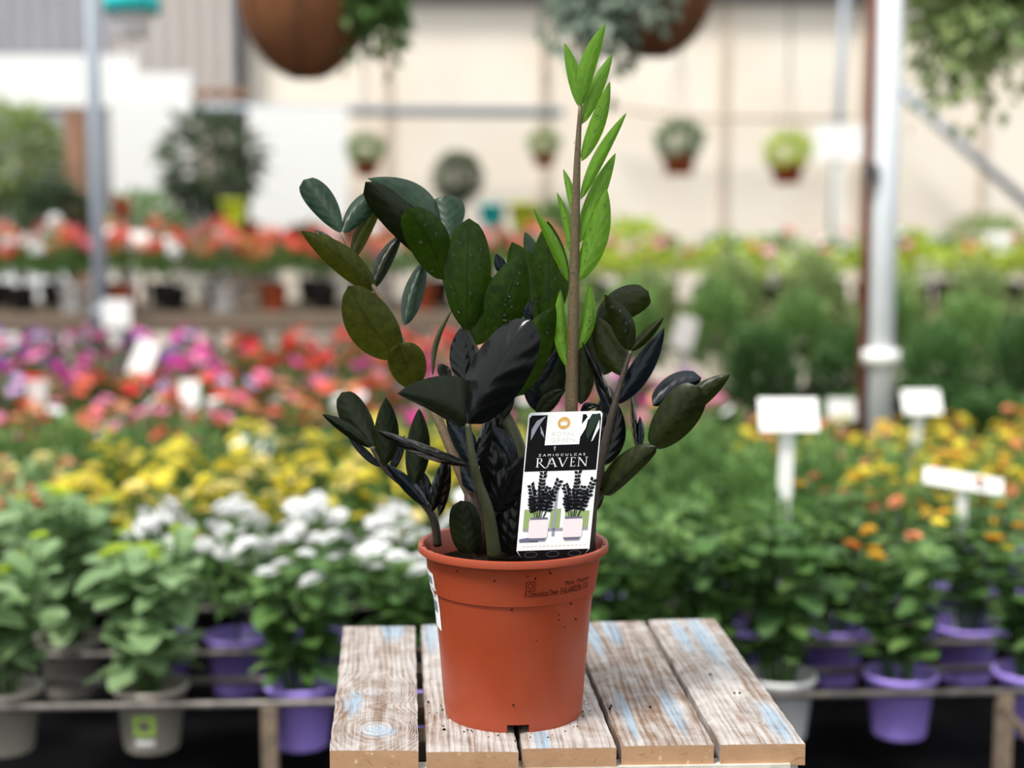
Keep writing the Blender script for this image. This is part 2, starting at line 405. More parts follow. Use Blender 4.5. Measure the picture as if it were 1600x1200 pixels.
for i, (fl_, fr_, bl_, br_, knots, blues, tone) in enumerate(wood_specs):
    mat = wood_mat('whitewash_board_%d' % i, knots, blues, i * 1.7 + .6, tone)
    c = [at_z(*p, TZ) - TO - Vector((0, 0, TZ)) for p in (fl_, fr_, bl_, br_)]
    nu, nv = 10, 36; vs = []; uvs = []; rg = random.Random(30 + i)
    Wd = (c[1] - c[0]).length; Ld = (c[2] - c[0]).length
    edgeL = [rg.uniform(-.0006, .0006) for _ in range(nv + 1)]; edgeR = [rg.uniform(-.0006, .0006) for _ in range(nv + 1)]
    for j in range(nv + 1):
        for k in range(nu + 1):
            s, t = k / nu, j / nv
            p = (c[0] * (1 - s) + c[1] * s) * (1 - t) + (c[2] * (1 - s) + c[3] * s) * t
            edge = min(s, 1 - s)
            drop = .0016 if edge == 0 else 0
            if j in (0, nv): drop = max(drop, .0012)
            p = p + Vector((edgeL[j] if k == 0 else edgeR[j] if k == nu else 0, 0, TZ * 0 - drop + rg.uniform(-.0002, .0002)))
            vs.append(p); uvs.append((s * Wd, t * Ld))
    n1 = len(vs)
    ring = [k for k in range(nu + 1)] + [j * (nu + 1) + nu for j in range(1, nv + 1)] + [nv * (nu + 1) + k for k in range(nu - 1, -1, -1)] + [j * (nu + 1) for j in range(nv - 1, 0, -1)]
    faces = [(j * (nu + 1) + k, j * (nu + 1) + k + 1, (j + 1) * (nu + 1) + k + 1, (j + 1) * (nu + 1) + k) for j in range(nv) for k in range(nu)]
    nt = len(faces); idx0 = n1
    for q in ring:
        vs.append(vs[q] + Vector((0, 0, -T))); uvs.append((uvs[q][0] + .005, uvs[q][1] + .005))
    L = len(ring); mi = [0] * nt
    for q in range(L):
        faces.append((ring[q], idx0 + q, idx0 + (q + 1) % L, ring[(q + 1) % L])); mi.append(1 if q < nu or nu + nv <= q < nu + nv + nu else 0)
    faces.append(tuple(idx0 + q for q in reversed(range(L)))); mi.append(0)
    me = mesh_of('plank', vs, faces, mat, uvs=uvs); me.materials.append(MATS['wood_end'])
    for p, v in zip(me.polygons, mi): p.material_index = v
    add('plank', me, table)
# under-frame: front and rear aprons, side rails, legs
def tpt(px, py, dz): return at_z(px, py, TZ) - TO + Vector((0, 0, dz))
fA, fB, bA, bB = tpt(545, 1166, 0), tpt(1232, 1157, 0), tpt(556, 990, 0), tpt(1100, 980, 0)
def beam(a, b, w, h, ztop, name, mat):
    d = (b - a); M = Matrix.Rotation(math.atan2(d.y, d.x), 3, 'Z')
    c = (a + b) / 2; return MB().box((c.x, c.y, ztop - h / 2), (d.length, w, h), M).build(name, MATS[mat], table)
beam(fA, fB, .02, .05, -T + .001, 'apron', 'wood_under'); beam(bA, bB, .02, .05, -T + .001, 'apron', 'wood_rail')
mA, mB = (fA + bA) / 2, (fB + bB) / 2
beam(mA, mB, .05, .02, -T + .001, 'cross_rail', 'wood_rail'); beam(fA.lerp(bA, .8), fB.lerp(bB, .8), .04, .02, -T + .001, 'cross_rail', 'wood_rail')
beam(fA.lerp(bA, .22), fB.lerp(bB, .22), .04, .02, -T + .001, 'cross_rail', 'wood_rail')
beam(fA, bA, .02, .05, -T + .001, 'apron', 'wood_under'); beam(fB, bB, .02, .05, -T + .001, 'apron', 'wood_under')
for q, s in ((fA, (1, 1)), (fB, (-1, 1)), (bA, (1, -1)), (bB, (-1, -1))):
    MB().box((q.x + s[0] * .022, q.y + s[1] * .022, (-TZ - T) / 2 + TZ * 0), (.04, .04, TZ - T)).build('leg', MATS['wood_under'], table)
for o in table.children:            # the table's own frame has its origin on the floor
    o.location.z += TZ

# ------------------------------------------------------------------ the potted zamioculcas
PY = 1.5
PC = Vector((at(802, 1100, PY).x, PY, TZ - .0012))
plant = empty('potted_zamioculcas', PC, 'dark leaved houseplant with one fresh green shoot in a terracotta coloured plastic pot', 'potted plant')
ZR = .181
NA = 144
prof = [(.0715, 0), (.0719, .004), (.0723, .0095), (.0745, .04), (.0775, .08), (.081, .118), (.0825, .128), (.0830, .1322), (.0848, .1330), (.0852, .136), (.0870, .148), (.0890, .160), (.0905, .1700), (.0912, .1716),
        (.0962, .1722), (.0978, .1735), (.0980, .177), (.0972, .1800), (.0952, .1810), (.0925, .1800), (.0890, .1715), (.0845, .150)]
notch = set()
for ctr in (-86, 4, 94, 184):
    for q in range(NA):
        an = q * 360 / NA
        d = (an + 180 / NA - ctr + 180) % 360 - 180
        if abs(d) < 9.5: notch.add(q)
vs = []; fs = []
for r, z in prof:
    for j in range(NA):
        a = 2 * math.pi * j / NA; wob = 1 + .006 * math.sin(2 * a + .6) * (z / ZR)
        vs.append((r * wob * math.cos(a), r * wob * math.sin(a), z))
for i in range(len(prof) - 1):
    for j in range(NA):
        if i < 2 and j in notch: continue
        fs.append((i * NA + j, i * NA + (j + 1) % NA, (i + 1) * NA + (j + 1) % NA, (i + 1) * NA + j))
n0 = len(vs)
for r, z in ((.0700, 0), (.0708, .0095), (.05, .0095)):       # inner skirt and raised base
    for j in range(NA):
        a = 2 * math.pi * j / NA; vs.append((r * math.cos(a), r * math.sin(a), z))
for j in range(NA):
    k = (j + 1) % NA
    if j not in notch:
        fs.append((j, n0 + j, n0 + k, k)); fs.append((n0 + j, n0 + NA + j, n0 + NA + k, n0 + k))
    else:
        fs.append((2 * NA + j, 2 * NA + k, n0 + NA + k, n0 + NA + j))
    fs.append((n0 + NA + j, n0 + 2 * NA + j, n0 + 2 * NA + k, n0 + NA + k))
fs.append(tuple(n0 + 2 * NA + j for j in range(NA)))
pot = add('pot', mesh_of('pot', vs, fs, MATS['pot_plastic'], True), plant); pot['label'] = 'terracotta coloured plastic nursery pot'
em = pot.modifiers.new('edges', 'EDGE_SPLIT'); em.split_angle = math.radians(38)
def pot_r(z):
    for (r0, z0), (r1, z1) in zip(prof, prof[1:]):
        if z0 <= z <= z1: return r0 + (r1 - r0) * (z - z0) / max(1e-6, z1 - z0)
    return prof[-1][0]
def pot_pt(ang, z, off=.0003):
    r = pot_r(z) + off; a = math.radians(ang) ; wob = 1 + .006 * math.sin(2 * a + .6) * (z / ZR)
    return Vector((r * wob * math.cos(a), r * wob * math.sin(a), z))
# soil
vs = [(0, 0, .158)]; fs = []; rg = random.Random(3)
for i in range(1, 9):
    for j in range(40):
        a = 2 * math.pi * j / 40; r = .0852 * i / 8
        vs.append((r * math.cos(a), r * math.sin(a), .157 + (rg.uniform(-.003, .004) if i < 8 else 0)))
for j in range(40):
    fs.append((0, 1 + j, 1 + (j + 1) % 40))
    for i in range(7):
        fs.append((1 + i * 40 + j, 1 + (i + 1) * 40 + j, 1 + (i + 1) * 40 + (j + 1) % 40, 1 + i * 40 + (j + 1) % 40))
add('soil', mesh_of('soil', vs, fs, MATS['soil'], True), plant)
# white sticker on the pot's flank
vs = []; fs = []
for i in range(7):
    for j in range(9):
        vs.append(pot_pt(183 - 3 + i * 4.5 - 3, .098 + j * .0075 - i * .0006, .0006))
for i in range(6):
    for j in range(8): fs.append((i * 9 + j, (i + 1) * 9 + j, (i + 1) * 9 + j + 1, i * 9 + j + 1))
st = add('sticker', mesh_of('sticker', vs, fs, MATS['label_white'], True), pot); st['label'] = 'white paper sticker'
vs = []; fs = []
for q, (z0, z1) in enumerate(((.142, .150), (.128, .138), (.112, .124))):
    n = len(vs)
    for i in range(5):
        a = 184 + i * 4.0; vs += [pot_pt(a, z0, .0008), pot_pt(a, z1, .0008)]
    for i in range(4): fs.append((n + 2 * i, n + 2 * i + 2, n + 2 * i + 3, n + 2 * i + 1))
add('sticker_print', mesh_of('sticker_print', vs, fs, MATS['print_steel']), pot)

# lettering helper (built-in font turned into mesh)
def text_mesh(txt, size=1.0, spacing=1.0, bold=0.0):
    cu = bpy.data.curves.new('text', 'FONT'); cu.body = txt; cu.size = size; cu.space_character = spacing; cu.offset = bold
    cu.resolution_u = 3; ob = bpy.data.objects.new('text', cu); COL.objects.link(ob)
    dg = bpy.context.evaluated_depsgraph_get(); dg.update()
    me = bpy.data.meshes.new_from_object(ob.evaluated_get(dg)); bpy.data.objects.remove(ob)
    v = [x.co.copy() for x in me.vertices]; f = [tuple(p.vertices) for p in me.polygons]; bpy.data.meshes.remove(me)
    return v, f
def fit(v, w=None, h=None):
    x0 = min(p.x for p in v); x1 = max(p.x for p in v); y0 = min(p.y for p in v); y1 = max(p.y for p in v)
    return [Vector(((p.x - x0) / (x1 - x0) * w, (p.y - y0) / (y1 - y0) * h, 0)) for p in v]
# printed passport on the pot: pixel spot -> angle and height on the cone
def pot_from_px(px, py):
    best = None
    for ai in range(-160, -20, 1):
        p = PC + pot_pt(ai, .15); 
        d = p - CAM; sx = 800 + FPX * d.dot(R_) / d.dot(F_)
        if best is None or abs(sx - px) < best[0]: best = (abs(sx - px), ai)
    ang = best[1]; bz = None
    for zi in range(100, 172):
        d = PC + pot_pt(ang, zi / 1000) - CAM; sy = 600 - FPX * d.dot(U_) / d.dot(F_)
        if bz is None or abs(sy - py) < bz[0]: bz = (abs(sy - py), zi / 1000)
    return ang, bz[1]
def print_on_pot(v, f, px0, py0, px1, h, name):
    a0, z0 = pot_from_px(px0, py0); a1, _ = pot_from_px(px1, py0)
    w = max(p.x for p in v)
    vs = [pot_pt(a0 + (a1 - a0) * p.x / w, z0 + p.y * h, .0005) for p in v]
    return add(name, mesh_of(name, vs, f, MATS['ink']), pot)
v, f = text_mesh('A Zamioculcas Down  B NL-604022596  C DE', 1, 1.0); print_on_pot(fit(v, 1, 1), f, 820, 934, 919, .0065, 'passport_lettering')
v, f = text_mesh('Plant  Passport', 1, 1.05); print_on_pot(fit(v, 1, 1), f, 883, 917, 920, .0060, 'passport_lettering')
vs = []; fs = []
def rect2(x0, y0, x1, y1):
    n = len(vs); vs.extend([Vector((x0, y0, 0)), Vector((x1, y0, 0)), Vector((x1, y1, 0)), Vector((x0, y1, 0))]); fs.append((n, n + 1, n + 2, n + 3))
for i in range(4):
    rect2(i / 4, 0, i / 4 + .25, .06); rect2(i / 4, .94, i / 4 + .25, 1)
rect2(0, 0, .06, 1); rect2(.94, 0, 1, 1)
for q in range(12):
    a = 2 * math.pi * q / 12; b = 2 * math.pi * (q + .8) / 12; n = len(vs)
    for an, rr in ((a, .24), (b, .24), (b, .32), (a, .32)): vs.append(Vector((.5 + rr * .9 * math.cos(an), .5 + rr * math.sin(an) * 1.1, 0)))
    fs.append((n, n + 1, n + 2, n + 3))
print_on_pot(vs, fs, 821, 925, 837, .0102, 'printed_emblem')
# crumbs of soil clinging to the pot and boards
def crumb(r, rg):
    b = MB(); b.lathe([(0.0001, -r), (r * .9, -r * .3), (r * .7, r * .5), (.0001, r)], 6)
    return [v * rg.uniform(.7, 1.2) for v in b.v], b.f
cr = MB(); rg = random.Random(12)
for (px, py) in ((823, 900), (836, 904), (857, 894), (858, 897), (716, 892), (800, 953), (897, 943), (908, 977), (879, 972), (880, 960), (842, 1000), (774, 908), (801, 1100), (890, 985)):
    a_, z_ = pot_from_px(px, min(py, 965))
    if py > 965: z_ = max(.02, .12 - (py - 965) * .00066)
    v, f = crumb(rg.uniform(.0006, .0013), rg); o = pot_pt(a_, z_, .0003); cr.addv([x + o for x in v], f)
for q in range(26):
    a_ = rg.uniform(-175, -5); v, f = crumb(rg.uniform(.0006, .0012), rg); o = pot_pt(a_, .1807, -.001); cr.addv([x + o for x in v], f)
cro = cr.build('soil_specks', MATS['soil'], pot); cro['kind'] = 'stuff'
crb = MB()
for q in range(36):
    a_ = rg.uniform(-200, 20); rr = .0725 + abs(rg.gauss(0, .014)); v, f = crumb(rg.uniform(.0004, .0011), rg)
    crb.addv([x + Vector((PC.x + rr * math.cos(math.radians(a_)), PC.y + rr * math.sin(math.radians(a_)), TZ + .0006)) for x in v], f)
for px, py in ((1110, 1054), (1148, 1083), (1156, 1083), (1073, 982), (1016, 1105), (694, 1140), (669, 1097), (955, 1103), (953, 1107)):
    v, f = crumb(.0017, rg); o = at_z(px, py, TZ + .0006); crb.addv([x + o for x in v], f)
tag(crb.build('soil_crumbs', MATS['soil']), 'dark soil crumbs scattered on the whitewashed boards around the pot', 'soil', kind='stuff')

# ---- stems and leaves.  Traced spots with a depth of their own (cm behind the pot's axis)
def P3(px, py, dcm): return at(px, py, PY + dcm / 100) - PC
def stem(pts, mat, label=None, n=26):
    C = catmull([(x, y, d, r) for x, y, d, r in pts], n)
    b = MB().tube([P3(x, y, d) for x, y, d, r in C], [r * mpp(PY + d / 100) for x, y, d, r in C], 12)
    o = add('stem', b.mesh('stem', MATS[mat], True), plant)
    if label: o['label'] = label
    return o
DROPS = []
LEAFN = 0
def leaf(st, bpx, tpx, wl, wr, d, mat, bow=0, dl=0, dr=0, belly=0, pk=(.68, .86), drops=0, curl=0):
    """d = (depth at base, depth at tip) cm; wl/wr apparent half widths in px left/right of base->tip; dl/dr cm the edges recede"""
    global LEAFN; LEAFN += 1
    rg = random.Random(LEAFN * 7 + 1)
    nu, nv = 18, 8
    dx, dy = tpx[0] - bpx[0], tpx[1] - bpx[1]; L = math.hypot(dx, dy); ux, uy = dx / L, dy / L
    lx, ly = uy, -ux            # left of the direction, in picture pixels (y down)
    a, b = pk; um = a / (a + b); nrm = um ** a * (1 - um) ** b
    vs = []; uvs = []
    for i in range(nu + 1):
        u = i / nu
        cx, cy = bpx[0] + dx * u + lx * bow * math.sin(math.pi * u), bpx[1] + dy * u + ly * bow * math.sin(math.pi * u)
        dep = d[0] + (d[1] - d[0]) * u - belly * math.sin(math.pi * u) + curl * u * u
        w = (u ** a * (1 - u) ** b) / nrm if 0 < u < 1 else 0
        w = max(w, .02 if i == 0 else .004)
        for j in range(nv + 1):
            v = j / nv * 2 - 1
            ww = wl if v < 0 else wr; dd = dl if v < 0 else dr
            k = abs(v)
            off = k * w * ww * (1 if v < 0 else -1)
            wav = .05 * math.sin(u * 9 + v * 2 + LEAFN) * k
            dpt = dep + dd * w * k ** 1.35 + wav - .12 * w * (1 - (2 * k - 1) ** 2) * (1 if dd >= 0 else -1)
            vs.append(P3(cx + lx * off, cy + ly * off, dpt)); uvs.append((u, j / nv))
    fs = [(i * (nv + 1) + j, (i + 1) * (nv + 1) + j, (i + 1) * (nv + 1) + j + 1, i * (nv + 1) + j + 1) for i in range(nu) for j in range(nv)]
    me = mesh_of('leaf', vs, fs, MATS[mat], True, uvs)
    o = add('leaf', me, st)
    for q in range(drops):
        i = rg.randrange(3, nu - 2); j = rg.choice([1, 2, 3, 5, 6, 7])
        p = vs[i * (nv + 1) + j].lerp(vs[i * (nv + 1) + j + (1 if j < 4 else -1)], rg.random())
        DROPS.append((p, rg.uniform(.0008, .0021)))
    return o

# stem A: leans out, olive leaves at the top
A = stem([(752, 868, -1, 10), (744, 800, -1.5, 9), (722, 745, -2, 8.5), (700, 690, -2, 8), (676, 636, -1.5, 7), (655, 590, -.5, 6), (622, 520, 0, 5), (585, 450, 0, 4), (552, 404, 0, 3.2), (534, 362, 0, 2.6)], 'stem_brown', 'pale brown leaning stem')
leaf(A, (534, 364), (474, 281), 21, 22, (0, 2), 'leaf_teal', bow=-3, dl=.6, dr=.9, pk=(.75, .42))
leaf(A, (534, 364), (592, 299), 15, 20, (0, 3), 'leaf_teal', bow=5, dl=.8, dr=.5, pk=(.7, .5))
leaf(A, (550, 406), (598, 316), 12, 13, (.4, 3), 'leaf_olive', bow=6, dl=.6, dr=1.2)
leaf(A, (538, 397), (490, 358), 7, 8, (1, 3), 'leaf_dark')
leaf(A, (588, 455), (471, 361), 22, 21, (0, -2), 'leaf_olive', bow=-6, dl=.8, dr=.4, belly=.3)
leaf(A, (582, 452), (629, 364), 13, 13, (.5, 3), 'leaf_dark', bow=5, dl=1, dr=1.2)
leaf(A, (620, 560), (544, 447), 38, 38, (-.5, -3), 'leaf_olive', bow=4, dl=.5, dr=.9, belly=.5, pk=(.58, .62))
leaf(A, (632, 508), (664, 404), 14, 18, (1, 4), 'leaf_teal', bow=3, dl=1, dr=1)
leaf(A, (647, 607), (622, 537), 26, 33, (-1, -2.5), 'leaf_olive', dl=.6, dr=.6, pk=(.55, .42))
leaf(A, (676, 588), (708, 482), 5, 4, (0, 2), 'leaf_olive', bow=9, dl=1.5, dr=1.5)
leaf(A, (700, 596), (684, 568), 8, 13, (2, 3), 'leaf_dark')
# dry bract round the foot of stem A
b = MB().tube([P3(*q) for q in ((753, 862, -1.1), (748, 820, -1.5), (739, 790, -1.8), (735, 769, -1.8))], [.0088, .0105, .0095, .0066], 12)
o = add('bract', b.mesh('bract', MATS['bract'], True), A); o['label'] = 'dry papery brown sheath'

# stem B: short front stem, near black leaves
B = stem([(773, 870, -4, 12), (763, 800, -5, 9.5), (748, 755, -5.5, 8), (738, 715, -6, 6.5), (731, 662, -6, 5)], 'stem_olive', 'short dark green stem')
leaf(B, (731, 662), (830, 499), 42, 47, (-6.2, -6.6), 'leaf_black', bow=3, dl=2.3, dr=.9, belly=.9, pk=(.55, .5))
leaf(B, (728, 664), (621, 615), 10, 60, (-6, -8.5), 'leaf_dark', bow=-6, dl=1.2, dr=1.4, pk=(.22, .72))
leaf(B, (727, 600), (719, 512), 21, 22, (-4, -2.5), 'leaf_black', dl=.8, dr=.8)
leaf(B, (733, 728), (585, 671), 10, 11, (-6, -7.5), 'leaf_black', bow=4, dl=1.2, dr=1.6)
leaf(B, (738, 735), (764, 640), 8, 15, (-5, -4), 'leaf_black', bow=-3, dl=1, dr=1)
leaf(B, (735, 724), (697, 652), 14, 22, (-4.5, -3), 'leaf_blue', bow=-4, dl=1, dr=.6)
leaf(B, (744, 770), (712, 708), 14, 14, (-4, -2), 'leaf_blue', dl=1, dr=1)

# stem C: tall, broad green leaves
C = stem([(838, 868, 1, 15), (825, 760, 1, 14), (806, 690, 1.4, 12.5), (784, 640, 1.6, 10), (765, 600, 1.8, 8.5), (745, 555, 2, 7), (722, 500, 2, 5.5), (704, 458, 2, 4.5), (690, 426, 2, 3.5)], 'stem_olive', 'thick olive green stem')
leaf(C, (694, 437), (637, 325), 32, 33, (1.5, -2), 'leaf_green', bow=-6, dl=1, dr=1, belly=.4, drops=5, pk=(.62, .5))
leaf(C, (706, 436), (571, 284), 30, 22, (2.4, .5), 'leaf_dark', bow=-7, dl=1, dr=.4, pk=(.8, .5))
leaf(C, (690, 372), (574, 279), 6, 32, (3.0, 1.5), 'leaf_teal', bow=-12, dl=.3, dr=2.4)
leaf(C, (702, 372), (694, 306), 28, 30, (3, 5), 'leaf_teal', dl=.6, dr=1, pk=(.75, .4))
leaf(C, (730, 515), (733, 341), 36, 38, (1.2, .2), 'leaf_green', bow=2, dl=.6, dr=1.0, belly=.5, drops=16, pk=(.62, .58))
leaf(C, (742, 540), (768, 432), 26, 30, (1.8, 2), 'leaf_green', dl=.6, dr=.9, drops=4)
leaf(C, (778, 528), (816, 396), 36, 32, (.5, -1), 'leaf_green', bow=2, dl=.8, dr=.8, belly=.4, drops=16)
leaf(C, (832, 500), (800, 378), 30, 34, (2.5, 3), 'leaf_green', bow=-6, dl=.8, dr=.8, drops=8)
leaf(C, (786, 430), (775, 396), 8, 10, (4, 4), 'leaf_blue')
leaf(C, (856, 506), (856, 345), 30, 32, (2.6, 2), 'leaf_green', bow=-2, dl=.8, dr=.6, drops=10)
leaf(C, (838, 420), (820, 362), 10, 13, (4.5, 5), 'leaf_teal')
leaf(C, (806, 620), (868, 478), 32, 28, (.2, -2), 'leaf_green', bow=5, dl=.8, dr=.4, drops=8)
leaf(C, (808, 618), (873, 538), 3, 14, (.8, .2), 'leaf_blue', bow=-6, dl=.3, dr=.2)
leaf(C, (800, 620), (772, 560), 16, 14, (2.5, 3), 'leaf_dark')
leaf(C, (846, 650), (860, 520), 28, 32, (2.4, 2), 'leaf_dark', dl=.6, dr=.6)
leaf(C, (848, 645), (818, 600), 11, 11, (1.6, .4), 'leaf_blue')
leaf(C, (838, 652), (884, 608), 11, 12, (.6, -.6), 'leaf_dark', bow=6)
leaf(C, (785, 655), (800, 590), 9, 12, (.8, .6), 'leaf_dark')
leaf(C, (826, 510), (827, 470), 9, 7, (-.2, -.5), 'leaf_blue')

# stem D: the fresh shoot
D = stem([(893, 868, -1.5, 11), (892, 760, -1.5, 10.5), (893, 640, -1.5, 10), (895, 550, -1.5, 9.2), (897, 450, -1.5, 8.4), (899, 350, -1.5, 7.2), (902, 250, -1.5, 5.4), (907, 163, -1.5, 3)], 'stem_shoot', 'tall straight brown shoot with speckled skin')
leaf(D, (906, 168), (882, 67), 10, 12, (-1.5, -1), 'leaf_new', bow=-2, dl=.5, dr=.5)
leaf(D, (907, 166), (946, 36), 15, 12, (-1.7, -2.6), 'leaf_new', bow=6, dl=.4, dr=.5)
leaf(D, (909, 194), (957, 84), 11, 12, (-1.4, -.6), 'leaf_new', bow=2, dl=.6, dr=.4)
leaf(D, (909, 252), (953, 127), 12, 13, (-1.6, -2), 'leaf_new', bow=-3, dl=.5, dr=.4, drops=5)
leaf(D, (907, 312), (979, 176), 10, 10, (-1.6, -2.4), 'leaf_new', bow=5, dl=.7, dr=.3, drops=2)
leaf(D, (905, 380), (962, 239), 15, 13, (-1.4, -.6), 'leaf_new', bow=2, dl=.6, dr=.5, drops=6)
leaf(D, (903, 440), (948, 294), 17, 20, (-1.7, -2), 'leaf_new', bow=-6, dl=.6, dr=.4, drops=9)
leaf(D, (888, 440), (833, 326), 9, 9, (-1.7, -3), 'leaf_new', bow=-5, dl=.6, dr=.4, drops=4)
leaf(D, (891, 395), (870, 300), 6, 8, (-1.4, -.4), 'leaf_new', bow=-4, dl=.6, dr=.4, drops=3)
leaf(D, (894, 330), (880, 264), 6, 7, (-1.2, .4), 'leaf_new', bow=-3, dl=.5, dr=.5, drops=3)
leaf(D, (886, 575), (876, 452), 11, 11, (-1.4, -.6), 'leaf_new', bow=6, dl=.4, dr=.4, drops=4)
leaf(D, (902, 548), (921, 442), 10, 13, (-1.5, -1), 'leaf_new', bow=-7, dl=.5, dr=.4, drops=9)

# stem E: dark, to the side of the shoot
E = stem([(922, 868, .5, 9), (926, 790, 0, 8), (944, 700, -1, 6.5), (958, 640, -1.4, 5.5), (972, 590, -1.6, 4.2), (986, 548, -1.8, 3)], 'stem_dark', 'dark brown stem beside the shoot')
leaf(E, (985, 548), (945, 460), 16, 20, (-1.8, -3.4), 'leaf_moss', bow=-4, dl=.7, dr=.7, drops=6)
leaf(E, (928, 512), (1013, 455), 23, 28, (.6, 1.6), 'leaf_moss', bow=8, dl=.8, dr=.7, pk=(.6, .38), drops=5)
leaf(E, (976, 588), (926, 490), 20, 24, (-1.5, -.4), 'leaf_moss', bow=2, dl=.7, dr=.8, drops=6)
leaf(E, (935, 588), (948, 492), 32, 36, (.4, 1.4), 'leaf_moss', dl=.6, dr=.6, drops=5)
leaf(E, (959, 636), (909, 534), 6, 7, (-1.5, -3.2), 'leaf_black', dl=.8, dr=.8)
leaf(E, (985, 549), (1037, 496), 9, 9, (-1.8, -2.2), 'leaf_moss', dl=1, dr=.8)
leaf(E, (962, 632), (1038, 512), 17, 18, (-1.2, -.6), 'leaf_blue', bow=-4, dl=.6, dr=1.2)
leaf(E, (958, 656), (929, 590), 10, 15, (-.8, 0), 'leaf_blue', bow=-4, dl=.8, dr=.8)
leaf(E, (942, 728), (966, 632), 10, 20, (-.4, .4), 'leaf_black', bow=-4, dl=.8, dr=.8)
leaf(E, (938, 735), (940, 620), 16, 15, (.4, 1), 'leaf_black', dl=.8, dr=.8)
leaf(E, (908, 632), (912, 520), 20, 20, (.4, 1), 'leaf_moss', dl=.6, dr=.6)
leaf(E, (907, 652), (938, 634), 8, 6, (-.4, -.8), 'leaf_black', bow=8)

# stem F: low branch reaching out to the side
F = stem([(916, 868, 2, 8), (926, 795, 1.5, 7.5), (944, 764, 1, 7), (980, 736, 0, 5), (1022, 698, -1, 3)], 'stem_dark', 'low dark branch reaching sideways')
leaf(F, (1018, 700), (1093, 604), 33, 31, (-1, -2), 'leaf_moss', bow=-1, dl=.9, dr=1.1, belly=.4, pk=(.55, .4))
leaf(F, (1058, 650), (1141, 584), 16, 18, (-1.2, -1), 'leaf_moss', bow=4, dl=.6, dr=.6)
leaf(F, (1020, 634), (1096, 590), 24, 10, (0, 1), 'leaf_blue', bow=4, dl=1.2, dr=.4, pk=(.45, .4))
leaf(F, (944, 774), (1026, 698), 27, 13, (-.4, -1.6), 'leaf_moss', bow=3, dl=1, dr=.6, pk=(.4, .45))
leaf(F, (994, 702), (986, 612), 5, 6, (-.4, .4), 'leaf_black', dl=1.2, dr=1.2)
leaf(F, (998, 702), (1000, 650), 5, 8, (.2, .8), 'leaf_blue', dl=.6, dr=.6)
leaf(F, (936, 770), (938, 706), 8, 8, (.4, .4), 'leaf_black')

# stem G: low branch on the other side
G = stem([(684, 852, 2, 7), (678, 812, 1.4, 7), (662, 786, 1, 6.5), (632, 758, .4, 6), (602, 732, 0, 4.5), (580, 698, -.4, 3)], 'stem_dark', 'low dark branch hung with pointed leaves')
leaf(G, (581, 700), (503, 647), 9, 12, (-.4, -1.6), 'leaf_dark', bow=-2, dl=.6, dr=.9)
leaf(G, (584, 698), (534, 613), 22, 24, (-.2, .6), 'leaf_dark', bow=2, dl=.6, dr=.9, pk=(.6, .45))
leaf(G, (600, 728), (603, 621), 19, 20, (-.6, -1.2), 'leaf_dark', bow=-2, dl=.7, dr=.7)
leaf(G, (594, 730), (544, 683), 7, 6, (.8, 1.4), 'leaf_blue')
leaf(G, (646, 758), (655, 638), 18, 20, (-.2, -.4), 'leaf_dark', bow=-2, dl=.8, dr=.8)
leaf(G, (612, 736), (632, 680), 8, 8, (1, 1.6), 'leaf_blue')
leaf(G, (668, 792), (602, 724), 11, 11, (-.4, -1), 'leaf_blue', bow=-2, dl=1, dr=1)
leaf(G, (674, 800), (698, 712), 11, 12, (-.6, -1.4), 'leaf_black', dl=1, dr=1)
leaf(G, (686, 806), (703, 722), 7, 9, (.2, .8), 'leaf_black', dl=.6, dr=.6)
leaf(G, (668, 786), (652, 730), 10, 14, (1.2, 2), 'leaf_blue')

# stem H: low black leaves at the heart of the pot
H = stem([(795, 868, 0, 7), (792, 820, 0, 6), (786, 770, .4, 5), (776, 700, 1, 4), (770, 640, 1.4, 3)], 'stem_dark', 'dark stem hidden among the lower leaves')
leaf(H, (733, 866), (720, 782), 24, 26, (-3, -3.5), 'leaf_dark', dl=.8, dr=.8, pk=(.4, .4))
leaf(H, (781, 802), (760, 682), 25, 30, (-1.4, -1.8), 'leaf_black', bow=-4, dl=.8, dr=1)
leaf(H, (778, 800), (820, 712), 22, 26, (-2.6, -4), 'leaf_black', bow=6, dl=.8, dr=.8)
leaf(H, (800, 724), (760, 662), 16, 18, (-.4, 0), 'leaf_blue', bow=-4, dl=.8, dr=.8)
leaf(H, (800, 868), (806, 770), 26, 30, (-1.5, -1.5), 'leaf_black', dl=.8, dr=.8, pk=(.3, .5))
leaf(H, (768, 866), (778, 770), 20, 26, (1, 1), 'leaf_black', dl=.8, dr=.8)
leaf(H, (740, 800), (752, 730), 16, 20, (.4, .8), 'leaf_black', dl=.8, dr=.8)
leaf(H, (750, 640), (742, 572), 14, 16, (2.2, 2.6), 'leaf_dark')
leaf(H, (778, 690), (752, 610), 12, 18, (1.4, 1.2), 'leaf_black')
leaf(H, (866, 860), (868, 760), 30, 30, (0, 0), 'leaf_black', dl=.8, dr=.8, pk=(.3, .5))
leaf(H, (930, 800), (930, 700), 14, 16, (1.2, 1.2), 'leaf_black', dl=.6, dr=.6)

# water drops on the leaves
ico = bmesh.new(); bmesh.ops.create_icosphere(ico, subdivisions=1, radius=1)
iv = [v.co.copy() for v in ico.verts]; ifc = [tuple(v.index for v in fc.verts) for fc in ico.faces]; ico.free()
db = MB()
for p, r in DROPS: db.addv([p + Vector((v.x * r, v.y * r * .6 - r * .35, v.z * r)) for v in iv], ifc)
rg = random.Random(77)
for q in range(34):
    y = rg.uniform(220, 630); x = 893 + (630 - y) * .022 + rg.uniform(-5, 5); p = P3(x, y, -2.0); r = rg.uniform(.0005, .001)
    db.addv([p + Vector((v.x * r, v.y * r, v.z * r)) for v in iv], ifc)
o = db.build('water_drops', MATS['water'], plant, True); o['kind'] = 'stuff'

